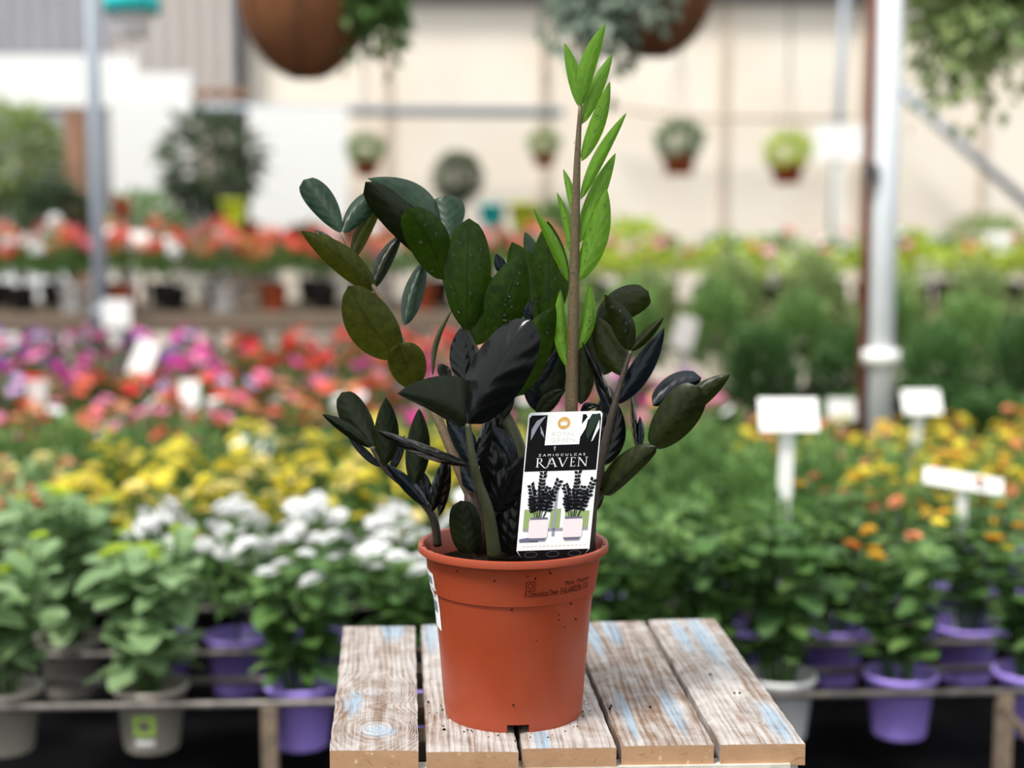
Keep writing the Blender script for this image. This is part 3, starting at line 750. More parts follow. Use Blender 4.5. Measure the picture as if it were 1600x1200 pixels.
# ------------------------------------------------------------------ plant tag
tTL, tTR, tBR, tBL = at(826, 645, 1.452), at(942, 642, 1.454), at(921, 857, 1.452), at(807, 861, 1.450)
tagroot = empty('plant_tag', (tBL + tBR) / 2, 'printed black and white plant care card standing in the pot', 'plant tag')
TG0 = tagroot.location.copy()
tn = (tTR - tTL).cross(tTL - tBL).normalized()
if tn.y > 0: tn = -tn
TWm = (tTR - tTL).length; THm = (tTL - tBL).length
def tp(s, t, off=0):       # s 0..1 across, t 0..1 from top down (>1 below the white panel)
    a = tTL.lerp(tTR, s); b_ = tBL.lerp(tBR, s); return a + (b_ - a) * t + tn * off - TG0
def tag_poly(name, polys, mat, layer, label=None, th=None):
    vs = []; fs = []
    for P in polys:
        n = len(vs); vs += [tp(s, t, layer * .00012) for s, t in P]; fs.append(tuple(range(n, n + len(P))))
    o = add(name, mesh_of(name, vs, fs, MATS[mat]), tagroot)
    if label: o['label'] = label
    return o
asp = TWm / THm
# card body with rounded upper corners and its thickness
rr = .05; outl = []
for cx, a0 in ((rr, 180), (1 - rr, 270)):
    for q in range(7):
        a = math.radians(a0 + q * 15); outl.append((cx + rr * math.cos(a), rr * asp + rr * asp * math.sin(a)))
outl += [(1.0, 1.0), (.93, 1.05), (.80, 1.10), (.6, 1.27), (.4, 1.27), (.2, 1.10), (.07, 1.05), (0, 1.0)]
vs = [tp(s, t, 0) for s, t in outl] + [tp(s, t, -.0007) for s, t in outl]; n = len(outl)
fs = [tuple(range(n)), tuple(reversed(range(n, 2 * n)))] + [(i, n + i, n + (i + 1) % n, (i + 1) % n) for i in range(n)]
add('card', mesh_of('card', vs, fs, MATS['card_white']), tagroot)
def rec(x0, y0, x1, y1): return [(x0, y0), (x1, y0), (x1, y1), (x0, y1)]
def ell(cx, cy, rx, n=28, ry=None):
    ry = rx if ry is None else ry
    return [(cx + rx * math.cos(2 * math.pi * q / n), cy + ry * asp * math.sin(2 * math.pi * q / n)) for q in range(n)]
tag_poly('dark_panel', [[(.02, .04), (.05, .02), (.97, .02), (.985, .05), (.985, .425), (.012, .425)]], 'card_black', 1)
tag_poly('footer_panel', [[(.01, 1.0), (.99, 1.0), (.93, 1.05), (.80, 1.10), (.6, 1.27), (.4, 1.27), (.2, 1.10), (.07, 1.05)]], 'card_black', 1)
arcs = []
for c0 in (.2, .5, .8):
    for q in range(8):
        for sgn in (-1, 1):
            a, b = math.pi * q / 8, math.pi * (q + .9) / 8
            arcs.append([(c0 + .09 * math.cos(a), 1.03 + sgn * .022 * math.sin(a)), (c0 + .09 * math.cos(b), 1.03 + sgn * .022 * math.sin(b)),
                         (c0 + .083 * math.cos(b), 1.03 + sgn * .018 * math.sin(b)), (c0 + .083 * math.cos(a), 1.03 + sgn * .018 * math.sin(a))])
tag_poly('footer_pattern', arcs, 'print_line', 2)
# leaf photographs beside the logo box
tag_poly('printed_leaf', [[(.06, .12), (.12, .06), (.24, .025), (.15, .10), (.06, .2)], [(.17, .09), (.22, .14), (.245, .185), (.19, .15)], [(.31, .40), (.335, .335), (.345, .325), (.355, .36)], [(.38, .25), (.41, .245), (.40, .285)]], 'print_grey', 2)
tag_poly('printed_leaf', [[(.84, .03), (.96, .015), (.97, .05), (.90, .13), (.83, .20), (.80, .16)]], 'print_leaf', 2)
tag_poly('printed_leaf', [[(.965, .06), (.975, .12), (.90, .21), (.88, .22), (.92, .14)], [(.72, .10), (.79, .05), (.82, .03), (.79, .12), (.72, .19)], [(.78, .02), (.86, .02), (.82, .06)]], 'card_white', 3)
tag_poly('logo_box', [[(.262, .008), (.735, .008), (.722, .235), (.255, .237)]], 'card_white', 4)
gear = []
for q in range(48):
    a = 2 * math.pi * q / 48; r = .088 if q % 2 == 0 else .080
    gear.append((.49 + r * math.cos(a), .080 + r * asp * math.sin(a)))
tag_poly('logo_disc', [gear], 'print_gold', 5)
crown = [(.45, .098), (.438, .064), (.463, .080), (.472, .056), (.490, .078), (.508, .056), (.517, .080), (.542, .064), (.53, .098)]
tag_poly('logo_crown', [crown], 'card_white', 6)
def tag_text(txt, x0, x1, ytop, ybot, mat, layer, spacing=1.0, bold=0):
    v, f = text_mesh(txt, 1, spacing, bold); v = fit(v, x1 - x0, 1)
    vs = [tp(x0 + p.x, ybot - p.y * (ybot - ytop), layer * .00012) for p in v]
    return add('lettering', mesh_of('lettering', vs, f, MATS[mat]), tagroot)
tag_text('ROYAL', .345, .650, .142, .172, 'print_pale', 5, 1.1); tag_text('GREEN', .340, .655, .186, .216, 'print_pale', 5, 1.1)
tag_text('ZAMIOCULCAS', .185, .815, .300, .317, 'card_white', 5, 1.7)
# serif capitals for the variety name, drawn stroke by stroke (unit boxes)
def stroke(x0, y0, x1, y1, w): return [(x0 - w / 2, y0), (x0 + w / 2, y0), (x1 + w / 2, y1), (x1 - w / 2, y1)]
def ser(x, y, w=.2, h=.035): return [(x - w / 2, y), (x + w / 2, y), (x + w / 2, y + h), (x - w / 2, y + h)]
bowl = [[(.30 + .24 * math.cos(a) * (1 if True else 0), .74 + .26 * math.sin(a)), (.30 + .24 * math.cos(b), .74 + .26 * math.sin(b)),
         (.30 + .15 * math.cos(b), .74 + .225 * math.sin(b)), (.30 + .15 * math.cos(a), .74 + .225 * math.sin(a))]
        for a, b in ((math.pi * (-.5 + q / 10), math.pi * (-.5 + (q + 1) / 10)) for q in range(10))]
LET = {
    'R': [stroke(.18, 0, .18, 1, .1), ser(.18, 0, .26), ser(.14, .965, .2), rec(.18, .965, .31, 1), rec(.18, .48, .31, .515), stroke(.78, -.10, .32, .5, .1), [(.72, -.10), (.95, -.13), (.95, -.10), (.80, -.04)]] + bowl,
    'A': [stroke(.1, 0, .44, 1, .045), stroke(.80, 0, .44, 1, .11), rec(.22, .33, .66, .365), ser(.1, 0, .2), ser(.80, 0, .26)],
    'V': [stroke(.42, 0, .08, 1, .11), stroke(.42, 0, .74, 1, .045), ser(.08, .965, .26), ser(.74, .965, .2)],
    'E': [stroke(.18, 0, .18, 1, .1), rec(.06, 0, .62, .04), rec(.06, .96, .58, 1), rec(.18, .48, .48, .52), stroke(.60, 0, .63, .18, .035), stroke(.57, .84, .57, 1, .035), stroke(.47, .40, .47, .60, .035)],
    'N': [stroke(.15, 0, .15, 1, .045), stroke(.78, 0, .15, 1, .11), stroke(.78, 0, .78, 1, .045), ser(.15, 0, .22), ser(.10, .965, .2), ser(.78, .965, .24)],
}
polys = []
for ch, x0, w in zip('RAVEN', (.150, .300, .455, .615, .715), (.17, .165, .165, .125, .16)):
    for P in LET[ch]: polys.append([(x0 + x * w, .395 - y * .066) for x, y in P])
o = tag_poly('lettering', polys, 'card_white', 5)
# small product picture
tag_poly('window_view', [rec(.06, .70, .28, .86), rec(.42, .70, .56, .86), rec(.62, .72, .95, .85)], 'print_green', 1)
tag_poly('window_frame', [rec(.46, .52, .50, .90), rec(.08, .84, .95, .862)], 'print_grey', 2)
tag_poly('table_shadow', [[(.02, .915), (.15, .905), (.30, .92), (.28, .94), (.03, .94)]], 'print_greyblue', 2)
def mini(cx, sc, seed):
    rg = random.Random(seed); L = []; Sx = []
    for (bx, by, tx, ty) in ((0, 0, 0, -.33), (-.03, 0, -.15, -.24), (.05, 0, .22, -.27), (.02, 0, .09, -.22), (.06, 0, .17, -.16), (-.06, 0, -.13, -.14), (.0, 0, .04, -.17), (-.02, 0, -.06, -.20)):
        n = max(6, int(-ty * 38))
        Sx.append([(cx + bx * sc - .006, .765), (cx + bx * sc + .006, .765), (cx + tx * sc + .004, .765 + ty * sc * .9), (cx + tx * sc - .004, .765 + ty * sc * .9)])
        for q in range(max(2, int(n * .3)), n + 1):
            u = q / n; x, y = cx + (bx + (tx - bx) * u) * sc, .765 + (by + (ty - by) * u) * sc
            for sg in (-1, 1):
                a = math.atan2(ty, tx - bx) + sg * .8; l = .075 * sc * rg.uniform(.7, 1.2)
                ex, ey = x + math.cos(a) * l, y + math.sin(a) * l * asp
                nx, ny = -math.sin(a) * .024, math.cos(a) * .024 * asp
                L.append([(x, y), ((x + ex) / 2 + nx, (y + ey) / 2 + ny), (ex, ey), ((x + ex) / 2 - nx, (y + ey) / 2 - ny)])
    return L, Sx
for cx, sd in ((.27, 3), (.74, 8)):
    L, Sx = mini(cx, .95, sd)
    tag_poly('printed_stem', Sx, 'print_leaf', 3); tag_poly('printed_leaf', L, 'print_dark', 4)
    tag_poly('printed_pot', [[(cx - .12, .765), (cx + .12, .765), (cx + .135, .80), (cx + .13, .90), (cx + .10, .925), (cx - .10, .925), (cx - .13, .90), (cx - .135, .80)]], 'print_pink', 5)
    tag_poly('printed_pot_band', [rec(cx - .118, .76, cx + .118, .775), [(cx - .12, .91), (cx + .12, .91), (cx + .10, .93), (cx - .10, .93)]], 'print_greyblue', 6)
tag_poly('printed_caption', [rec(.08 + i * .055, .965, .08 + i * .055 + .03, .972) for i in range(16)], 'print_pale', 2)


# ------------------------------------------------------------------ plants on the racks
YAW = .05
def tinted(name, verts, faces, tints, mat):
    me = mesh_of(name, verts, faces, mat)
    at_ = me.color_attributes.new('tint', 'FLOAT_COLOR', 'POINT')
    buf = []
    for t in tints: buf += [t, t, t, 1.0]
    at_.data.foreach_set('color', buf); return me
def leaf_quads(p, d, nrm, l, w):
    """a bent four-sided leaf blade from p along d"""
    s = d.cross(nrm).normalized(); n = s.cross(d).normalized()
    return [p, p + d * l * .45 + s * w * .5 + n * w * .12, p + d * l * .5, p + d * l * .45 - s * w * .5 + n * w * .12, p + d * l - n * l * .12], \
           [(0, 2, 1), (0, 3, 2), (1, 2, 4), (2, 3, 4)]
_fc = {}
def foliage(mat, R, H, n, ll, lw, seed, shape='dome', droop=0.0):
    key = (mat, R, H, n, ll, lw, seed, shape)
    if key in _fc: return _fc[key]
    rg = random.Random(seed); V = []; Fc = []; Tn = []
    for i in range(n):
        a = rg.uniform(0, 2 * math.pi)
        if shape == 'dome':       # rounded bush standing on z = 0
            k = rg.random() ** .35; el = math.asin(rg.uniform(-.25, 1))
            p = Vector((R * k * math.cos(el) * math.cos(a), R * k * math.cos(el) * math.sin(a), H * (.5 + .5 * k * math.sin(el))))
            out = Vector((math.cos(a) * math.cos(el), math.sin(a) * math.cos(el), math.sin(el) * .8 + .1))
        elif shape == 'ball':
            el = math.asin(rg.uniform(-1, 1)); k = rg.random() ** .25
            p = Vector((R * k * math.cos(el) * math.cos(a), R * k * math.cos(el) * math.sin(a), H / 2 + H / 2 * k * math.sin(el)))
            out = Vector((math.cos(a) * math.cos(el), math.sin(a) * math.cos(el), math.sin(el)))
        elif shape == 'trail':    # hangs down from z = 0
            r = R * rg.random() ** .5; z = -H * rg.random() ** 1.2 * (.4 + .6 * rg.random()); p = Vector((r * math.cos(a), r * math.sin(a), z + .05))
            out = Vector((math.cos(a), math.sin(a), -.6))
        else:                     # upright tuft
            r = R * rg.random() ** .6; z = H * rg.random() ** .7; p = Vector((r * math.cos(a) * (.4 + z / H), r * math.sin(a) * (.4 + z / H), z))
            out = Vector((math.cos(a) * .6, math.sin(a) * .6, .9))
        d = (out + Vector((rg.gauss(0, .5), rg.gauss(0, .5), rg.gauss(0, .4) - droop))).normalized()
        nr = Vector((rg.gauss(0, .5), rg.gauss(0, .5), 1)).normalized()
        if abs(d.dot(nr)) > .95: nr = d.orthogonal()
        v, f = leaf_quads(p, d, nr, ll * rg.uniform(.7, 1.3), lw * rg.uniform(.7, 1.3))
        q = len(V); V += v; Fc += [tuple(j + q for j in t) for t in f]; Tn += [rg.random()] * len(v)
    me = tinted('foliage', V, Fc, Tn, MATS['fol_' + mat]); _fc[key] = me; return me

_fl = {}
def flower(shape, col):
    key = (shape, col)
    if key in _fl: return _fl[key]
    b = MB(); rg = random.Random(5)
    def petal(c, a, el, l, w, z=0):
        d = Vector((math.cos(a) * math.cos(el), math.sin(a) * math.cos(el), math.sin(el))); s = Vector((-math.sin(a), math.cos(a), 0))
        b.addv([c, c + d * l * .6 + s * w / 2, c + d * l + Vector((0, 0, -.06 * l)), c + d * l * .6 - s * w / 2], [(0, 1, 2, 3)])
    if shape == 'mum':            # unit radius, rows of strap petals
        for r, n, el in ((1, 14, .12), (.82, 12, .5), (.55, 9, .95)):
            for i in range(n): petal(Vector((0, 0, .02)), 2 * math.pi * (i + .5 * (n % 4)) / n, el, r, .34)
    elif shape == 'petunia':      # five joined lobes round a throat
        for i in range(5):
            a = 2 * math.pi * i / 5; petal(Vector((0, 0, -.15)), a, .28, 1.0, 1.15)
    elif shape == 'umbel':        # ball of small florets
        for k in range(13):
            el = math.asin(1 - 1.5 * (k + .5) / 13); a = k * 2.4
            c = Vector((math.cos(a) * math.cos(el), math.sin(a) * math.cos(el), math.sin(el))) * .72
            for i in range(4): petal(c, a + i * math.pi / 2 + .4, .25 + el * .3, .42, .42)
    elif shape == 'rose':
        for r, n, el in ((.9, 6, .35), (.75, 5, .8), (.5, 4, 1.15)):
            for i in range(n): petal(Vector((0, 0, -.1)), 2 * math.pi * (i + .3 * n) / n, el, r, .8)
    elif shape == 'buds':         # loose head of small buds
        for k in range(14):
            a = k * 2.4; r = .22 * math.sqrt(k); c = Vector((r * math.cos(a), r * math.sin(a), .25 * math.cos(r * 1.4)))
            b.addv([c + Vector(q) * .16 for q in ((1, 0, 0), (0, 1, 0), (-1, 0, 0), (0, -1, 0), (0, 0, 1.5), (0, 0, -1.5))],
                   [(0, 1, 4), (1, 2, 4), (2, 3, 4), (3, 0, 4), (1, 0, 5), (2, 1, 5), (3, 2, 5), (0, 3, 5)])
    me = b.mesh('flower', MATS['flo_' + col]); _fl[key] = me; return me

_pm = {}
def pot_mesh(col):
    if col not in _pm:
        _pm[col] = MB().lathe([(.0005, -.118), (.048, -.120), (.050, -.116), (.0625, -.012), (.0685, -.012), (.070, -.002), (.068, 0), (.064, 0), (.062, -.02), (.0005, -.022)], 20).mesh('pot', MATS['pot_' + col], True)
    return _pm[col]
def pot_smooth(o):
    return o
RIM = .46
PLANTS = []                                                # (x, y, rim height) of every pot, for the label stakes
_sm = {}
def stem_mesh(H, R):
    """one stalk forking just above the soil into the crown"""
    if (H, R) not in _sm:
        b = MB().tube([(0, 0, -.026), (0, 0, H * .12)], [.007, .006], 6)
        for i in range(6):
            a = i * 1.047 + .3; b.tube([(0, 0, H * .06), (.3 * R * math.cos(a), .3 * R * math.sin(a), H * .35), (.6 * R * math.cos(a), .6 * R * math.sin(a), H * .72)], [.005, .004, .002], 5)
        _sm[(H, R)] = b.mesh('stem', MATS['fol_deep'], True)
    return _sm[(H, R)]
COUNT = 0
def put_plant(px, Y, name, label, cat, group, fol, flo=None, pot='black', H=.28, R=.15, nleaf=420, ll=.04, lw=.022, nf=12, fr=.028, spread=.85, rim=RIM,
              stemcol='fol_deep', seed=0, shape='dome', x=None, topflat=.55, lift=0, pitch=None, gap=.36):
    """potted plant with its rim at height rim; px = picture column at depth Y"""
    global COUNT; COUNT += 1
    rg = random.Random(COUNT * 13 + seed)
    X = at(px, 700, Y).x if x is None else x
    k = rg.uniform(.93, 1.07)
    root = empty(name, (X, Y + YAW * X, rim), label, cat, group, rz=rg.choice((0, math.pi)))
    reach = R + .55 * ll                                   # how far the leaf tips come
    sx = 1 if pitch is None else max(.5, min(1, (pitch / 2 + .028) / reach)); sy = min(1, (gap / 2 + .02) / reach)
    add('pot', pot_mesh(pot), root)
    add('stem', stem_mesh(round(H, 2), round(R, 2)), root, scale=(sx, sy, k))
    fo = add('foliage', foliage(fol, R, H, nleaf, ll, lw, rg.randrange(3), shape), root, (0, 0, -.012), scale=(sx, sy, k)); fo['kind'] = 'stuff'
    PLANTS.append((X, Y + YAW * X, rim))
    if flo:
        shp, cols = flo
        for i in range(nf):
            a = i * 2.399 + rg.uniform(-.4, .4); r = spread * R * math.sqrt((i + .5) / nf)
            z = H * (1 - topflat * (r / R) ** 2) + lift + rg.uniform(-.02, .03)
            add('flower', flower(shp, cols[i % len(cols)] if rg.random() < .8 else rg.choice(cols)), root, (r * math.cos(a) * sx, r * math.sin(a) * sy, z * k),
                (rg.uniform(-.5, .2) - .2, rg.uniform(-.5, .5), rg.uniform(0, 6)), fr * rg.uniform(.8, 1.2))
    return root

# --- large leaved kalanchoes, each leaf its own part
def kal_leaf_mesh(mat, l, w, lobed=False):
    n = 7; V = []; Fc = []; Tn = []
    for i in range(n + 1):
        u = i / n; ww = w * (math.sin(math.pi * min(1, u * .92 + .06)) ** .6) * (1 + (.22 * math.cos(i * math.pi) if lobed and 0 < i < n else 0))
        z = -.25 * l * u * u
        V += [Vector((u * l, -ww / 2, z + ww * .10)), Vector((u * l, 0, z)), Vector((u * l, ww / 2, z + ww * .10))]; Tn += [.5] * 3
    for i in range(n):
        for j in range(2): Fc.append((i * 3 + j, i * 3 + 3 + j, i * 3 + 4 + j, i * 3 + 1 + j))
    me = tinted('leaf', V, Fc, Tn, MATS['fol_' + mat]); me.polygons.foreach_set('use_smooth', [True] * len(me.polygons)); return me
KL = [kal_leaf_mesh('succ', .070, .054), kal_leaf_mesh('succ', .085, .060), kal_leaf_mesh('succ', .056, .042)]
ML = [kal_leaf_mesh('mum', .055, .042, True), kal_leaf_mesh('sage', .046, .034, True), kal_leaf_mesh('deep', .06, .044, True)]
def leafy(px, Y, name, label, group, leaves, pot, nst, npair, H, R, budcol=None, nbud=0, shp='buds', fr=.02, logo=False, rim=RIM, seed=0, stemmat='fol_sage', cat='potted plant', sz=1.0):
    global COUNT; COUNT += 1
    rg = random.Random(COUNT * 31 + seed)
    X = at(px, 900, Y).x
    root = empty(name, (X, Y + YAW * X, rim), label, cat, group)
    po = add('pot', pot_mesh(pot), root); PLANTS.append((X, Y + YAW * X, rim))
    if logo:
        def pp(a, z, off=.0008):
            t = (z + .116) / .104; r = .050 + (.0625 - .050) * t + off; return Vector((r * math.sin(a), -r * math.cos(a), z))
        def ringpoly(z0, z1, a0, a1):
            vs = []; fs = []
            for i in range(5):
                a = a0 + (a1 - a0) * i / 4; vs += [pp(a, z0), pp(a, z1)]
            return vs, [(2 * i, 2 * i + 2, 2 * i + 3, 2 * i + 1) for i in range(4)]
        b = MB()
        for z0, z1, a0, a1 in ((-.082, -.074, -.34, .34), (-.052, -.044, -.34, .34), (-.082, -.044, -.36, -.18), (-.082, -.044, .18, .36)): b.addv(*ringpoly(z0, z1, a0, a1))
        b.build('logo', MATS['logo_green'], po)
        MB().addv(*ringpoly(-.100, -.090, -.33, .33)).build('logo_caption', MATS['logo_white'], po)
    for s in range(nst):
        a = 2 * math.pi * s / nst + rg.uniform(-.4, .4); lean = R * (rg.uniform(.35, .8) if s else .1); h = H * rg.uniform(.78, 1.05)
        top = Vector((.82 * lean * math.cos(a), lean * math.sin(a), h)); foot = Vector((.21 * lean * math.cos(a), .25 * lean * math.sin(a), -.02))
        mid = foot.lerp(top, .5) + Vector((0, 0, .02))
        MB().tube([foot, mid, top], [.004, .0035, .0025], 5).build('stem', MATS[stemmat], root)
        for k in range(npair):
            u = .12 + .86 * (k + .5) / npair; c = foot.lerp(top, u) + Vector((0, 0, .02 * math.sin(math.pi * u)))
            for q in (0, 1):
                az = a + k * 1.57 + q * math.pi + rg.uniform(-.3, .3); el = rg.uniform(-.3, .95)
                add('leaf', rg.choice(leaves), root, c, Euler((rg.uniform(-.3, .3), -el, az), 'XYZ'), rg.uniform(.75, 1.2) * (1.15 - .3 * u) * sz)
        if budcol and s < nbud:
            add('flower_head', flower(shp, rg.choice(budcol)), root, top + Vector((0, 0, .012)), (rg.uniform(-.3, .3), rg.uniform(-.3, .3), rg.uniform(0, 6)), fr * rg.uniform(.9, 1.3))
    return root
Y1, Y2, Y3, Y4, Y5 = 2.66, 2.98, 3.32, 3.72, 4.14
LB = ['limebud']

ORD = 'first second third fourth fifth sixth seventh eighth ninth tenth eleventh twelfth thirteenth fourteenth fifteenth sixteenth seventeenth eighteenth'.split()
leafy(14, Y1, 'potted_kalanchoe', 'budding kalanchoe in a taupe pot at the end of the front rack', None, KL, 'taupe', 9, 6, .25, .16, LB, 4)
leafy(238, Y1, 'potted_kalanchoe', 'budding kalanchoe in a taupe pot printed with a green square logo', None, KL, 'taupe', 11, 7, .27, .13, LB, 9, logo=True)
leafy(118, Y2, 'potted_kalanchoe', 'budding kalanchoe set between and behind the two taupe potted kalanchoes', None, KL, 'taupe', 10, 7, .29, .16, LB, 9)
leafy(470, Y1 + .0, 'potted_chrysanthemum', 'white chrysanthemum in a lilac pot on the front rail beside the table', None, ML, 'purple', 11, 7, .24, .16, ['white'], 11, 'mum', .024)
leafy(645, Y1 + .0, 'potted_chrysanthemum', 'white chrysanthemum on the front rail hidden partly by the terracotta pot', None, ML, 'purple', 11, 7, .23, .16, ['white'], 11, 'mum', .024)
leafy(985, Y1, 'potted_bush', 'bushy deep green plant on the front rack just beside the terracotta pot', None, ML, 'white', 12, 8, .31, .18)
leafy(1225, Y1, 'potted_bush', 'leafy green plant in a white pot on the rail beside the table corner', None, ML, 'white', 12, 8, .32, .18)
leafy(1420, Y1, 'potted_rose', 'thinly leaved rose with gold flowers in the lilac pot on the front rail', None, ML, 'purple', 11, 7, .25, .17, ['gold', 'yellow', 'salmon', 'orange'], 8, 'rose', .020)
leafy(1630, Y1, 'potted_rose', 'yellow flowered rose standing past the lilac potted rose on the front rail', None, ML, 'purple', 10, 7, .25, .17, ['yellow', 'gold'], 8, 'rose', .020)
leafy(1105, Y1, 'potted_bush', 'bushy deep green plant on the front rack behind the gap between table boards', None, ML, 'purple', 12, 8, .32, .17)
leafy(1310, Y2, 'potted_rose', 'rose with rust and salmon flowers behind the white potted green plant', None, ML, 'purple', 10, 7, .29, .17, ['salmon', 'orange', 'gold'], 6, 'rose', .018)
leafy(1525, Y2, 'potted_rose', 'rose with gold flowers in a lilac pot in the row behind the front rail', None, ML, 'purple', 10, 7, .28, .17, ['gold', 'yellow', 'salmon'], 9, 'rose', .020)

def row(xs, Y, end, **kw):
    """one row of look-alikes, told apart by counting from a landmark"""
    base = kw['label']
    for i, x in enumerate(xs):
        dpx = min([abs(x - q) for q in xs if q != x] + [100])
        room = dict(pitch=dpx * Y / FPX, gap=.33 if Y < 3.2 else .36 if Y < 3.6 else .41 if Y < 4.6 else .45 if Y < 6.6 else .38)
        put_plant(x, Y, **dict(dict(room, **kw), label=(base + ', ' + ORD[i] + ' from ' + end) if len(xs) > 1 else base))
W = dict(name='potted_chrysanthemum', cat='potted plant', group='white chrysanthemums', fol='mum', flo=('mum', ['white']), nf=26, fr=.024, lift=.015, pot='purple', H=.25, R=.16)
Yl = dict(name='potted_chrysanthemum', cat='potted plant', group='yellow chrysanthemums', fol='mum', flo=('mum', ['yellow', 'yellow', 'cream']), nf=30, fr=.024, lift=.015, pot='black', H=.25, R=.17)
Sa = dict(name='potted_kalanchoe', cat='potted plant', group='salmon kalanchoes', fol='succ', flo=('umbel', ['salmon', 'salmon', 'cream']), nf=12, fr=.024, pot='black', H=.25, R=.15, ll=.05, lw=.035)
Gr = dict(name='potted_bush', cat='potted plant', group='green bushes behind the table', fol='mum', pot='purple', H=.30, R=.18, nleaf=620)
Og = dict(name='potted_chrysanthemum', cat='potted plant', group='gold chrysanthemums', fol='sage', flo=('mum', ['gold', 'yellow', 'yellow', 'salmon']), nf=26, fr=.020, lift=.02, pot='purple', H=.25, R=.17, ll=.032)
Gl = dict(name='potted_bush', cat='potted plant', group='pale green bushes', fol='sage', pot='black', H=.28, R=.17, nleaf=520)
EK = 'the kalanchoes'; EH = 'the houseplant'
row([250, 370, 490, 610, 730], Y2, EK, **dict(W, label='white chrysanthemum in the main row of white ones')); row([855, 970, 1085, 1200], Y2, EH, **dict(Gr, label='green bush in the row behind the front rail'))
row([28], Y3, EK, **dict(Sa, label='salmon flowered kalanchoe behind the budding kalanchoes at the rack end')); row([135, 240, 345, 450, 555, 660, 760], Y3, EK, **dict(Yl, label='yellow chrysanthemum in the row next to the white ones'))
row([860, 965, 1070, 1170, 1270], Y3, EH, **dict(Gr, label='green bush in the third row behind the table')); row([1375, 1480, 1585], Y3, 'the green bushes', **dict(Og, label='gold chrysanthemum in the third rack row'))
row([-15, 85], Y4, 'the rack end', **dict(Sa, label='salmon kalanchoe beside the rear yellow chrysanthemums'))
row([185, 285, 385, 485, 585, 685, 785], Y4, 'the salmon kalanchoes', **dict(Yl, label='yellow chrysanthemum in the rear yellow row')); row([885, 985, 1085], Y4, EH, **dict(Gr, label='green bush in the fourth row behind the table'))
row([1185, 1285, 1385], Y4, 'the dark green bushes', **dict(Gl, label='pale green bush behind the T shaped label')); row([1490, 1595], Y4, 'the pale green bushes', **dict(Og, label='gold chrysanthemum in the fourth rack row'))
row([0, 100, 200, 300], Y5, 'the rack end', **dict(Gl, label='pale green plant before the coral petunias', group='pale green plants by the petunias', flo=('petunia', ['coral', 'pink', 'cream', 'magenta']), nf=5, fr=.024))
row([400, 500, 600, 700, 800], Y5, 'the pale green plants', **dict(Yl, label='yellow chrysanthemum in the last row of its rack', nf=14)); row([900, 1000, 1100], Y5, EH, **dict(Gl, label='pale green bush in the last row of the front rack'))
row([1200, 1300, 1400, 1500, 1600], Y5, 'the pale green bushes', **dict(Og, label='gold chrysanthemum in the fifth rack row'))

# second rack: petunias and geraniums in bands of colour
def band(Y, x0, x1, step, end, **kw):
    row([x0 + i * step for i in range(int((x1 - x0) / step) + 1)], Y, end, **kw)
def pet(cols, label, group, fol='mum', shape='petunia', nf=13, **k):
    return dict(dict(name='potted_petunia' if shape == 'petunia' else 'potted_geranium', label=label, cat='potted plant', group=group, fol=fol, flo=(shape, cols), nf=nf + 4, fr=.032, lift=.022, pot='terracotta', H=.23, R=.17, nleaf=320, ll=.04, lw=.026), **k)
Y6, Y7, Y8, Y9 = 4.85, 5.3, 5.75, 6.2
R6, R7, R8, R9 = .47, .51, .55, .59
EP = 'the slim post side'
band(Y6, -20, 560, 96, EP, **pet(['coral', 'salmon', 'pink', 'coral', 'white'], 'coral petunia in the front petunia row', 'coral petunias', 'sage', rim=R6))
band(Y6, 660, 1130, 94, EH, **pet(['pink', 'magenta', 'white', 'salmon'], 'pink petunia in the front petunia row', 'pink petunias', 'sage', nf=7, rim=R6))
band(Y7, -20, 620, 88, EP, **pet(['coral', 'red', 'pink', 'salmon', 'lilac'], 'coral and red petunia in the second petunia row', 'red petunias', 'mum', rim=R7))
band(Y7, 710, 1080, 90, EH, **pet(['magenta', 'pink', 'purple', 'white'], 'magenta petunia in the second petunia row', 'magenta petunias', 'mum', rim=R7, nf=8))
band(Y8, -10, 330, 82, EP, **pet(['magenta', 'purple', 'pink', 'magenta'], 'magenta petunia in the third petunia row', 'purple petunias', 'mum', rim=R8))
band(Y8, 400, 760, 84, 'the magenta petunias', **pet(['red', 'coral', 'red', 'magenta'], 'bright red petunia in the third petunia row', 'bright red petunias', 'mum', rim=R8))
band(Y9, 0, 330, 76, EP, **pet(['magenta', 'pink', 'lilac', 'purple'], 'pink petunia in the rear petunia row', 'rear pink petunias', 'mum', rim=R9))
band(Y9, 390, 780, 78, 'the pink petunias', **pet(['red', 'coral', 'red'], 'red petunia in the rear petunia row', 'rear red petunias', 'mum', rim=R9))
TG = dict(name='leafy_bush', cat='potted plant', fol='sage', pot='black', nleaf=1000, ll=.055, lw=.034)
row([1228, 1312], Y6, EH, **dict(TG, label='low dark bush before the thick pale post', group='low bushes by the post', H=.2, R=.15, fol='deep', rim=R6))
row([1475, 1570], Y6 + .0, 'the thick pale post', **dict(TG, label='low green bush beyond the thick pale post', group='low bushes past the post', H=.26, R=.17, fol='deep', pot='purple', rim=R6))
band(Y7, 1190, 1650, 140, EH, **dict(TG, label='tall dark green bush in the second rack row', group='tall dark bushes', H=.42, R=.20, fol='deep', rim=R7))
band(Y8, 850, 1650, 134, EH, **dict(TG, label='tall mid green bush in the third rack row', group='tall green bushes', H=.50, R=.22, rim=R8))
band(Y9, 880, 1660, 130, EH, **dict(TG, label='tall pale bush in the rear rack row', group='tall pale bushes', H=.55, R=.22, fol='pale', rim=R9))

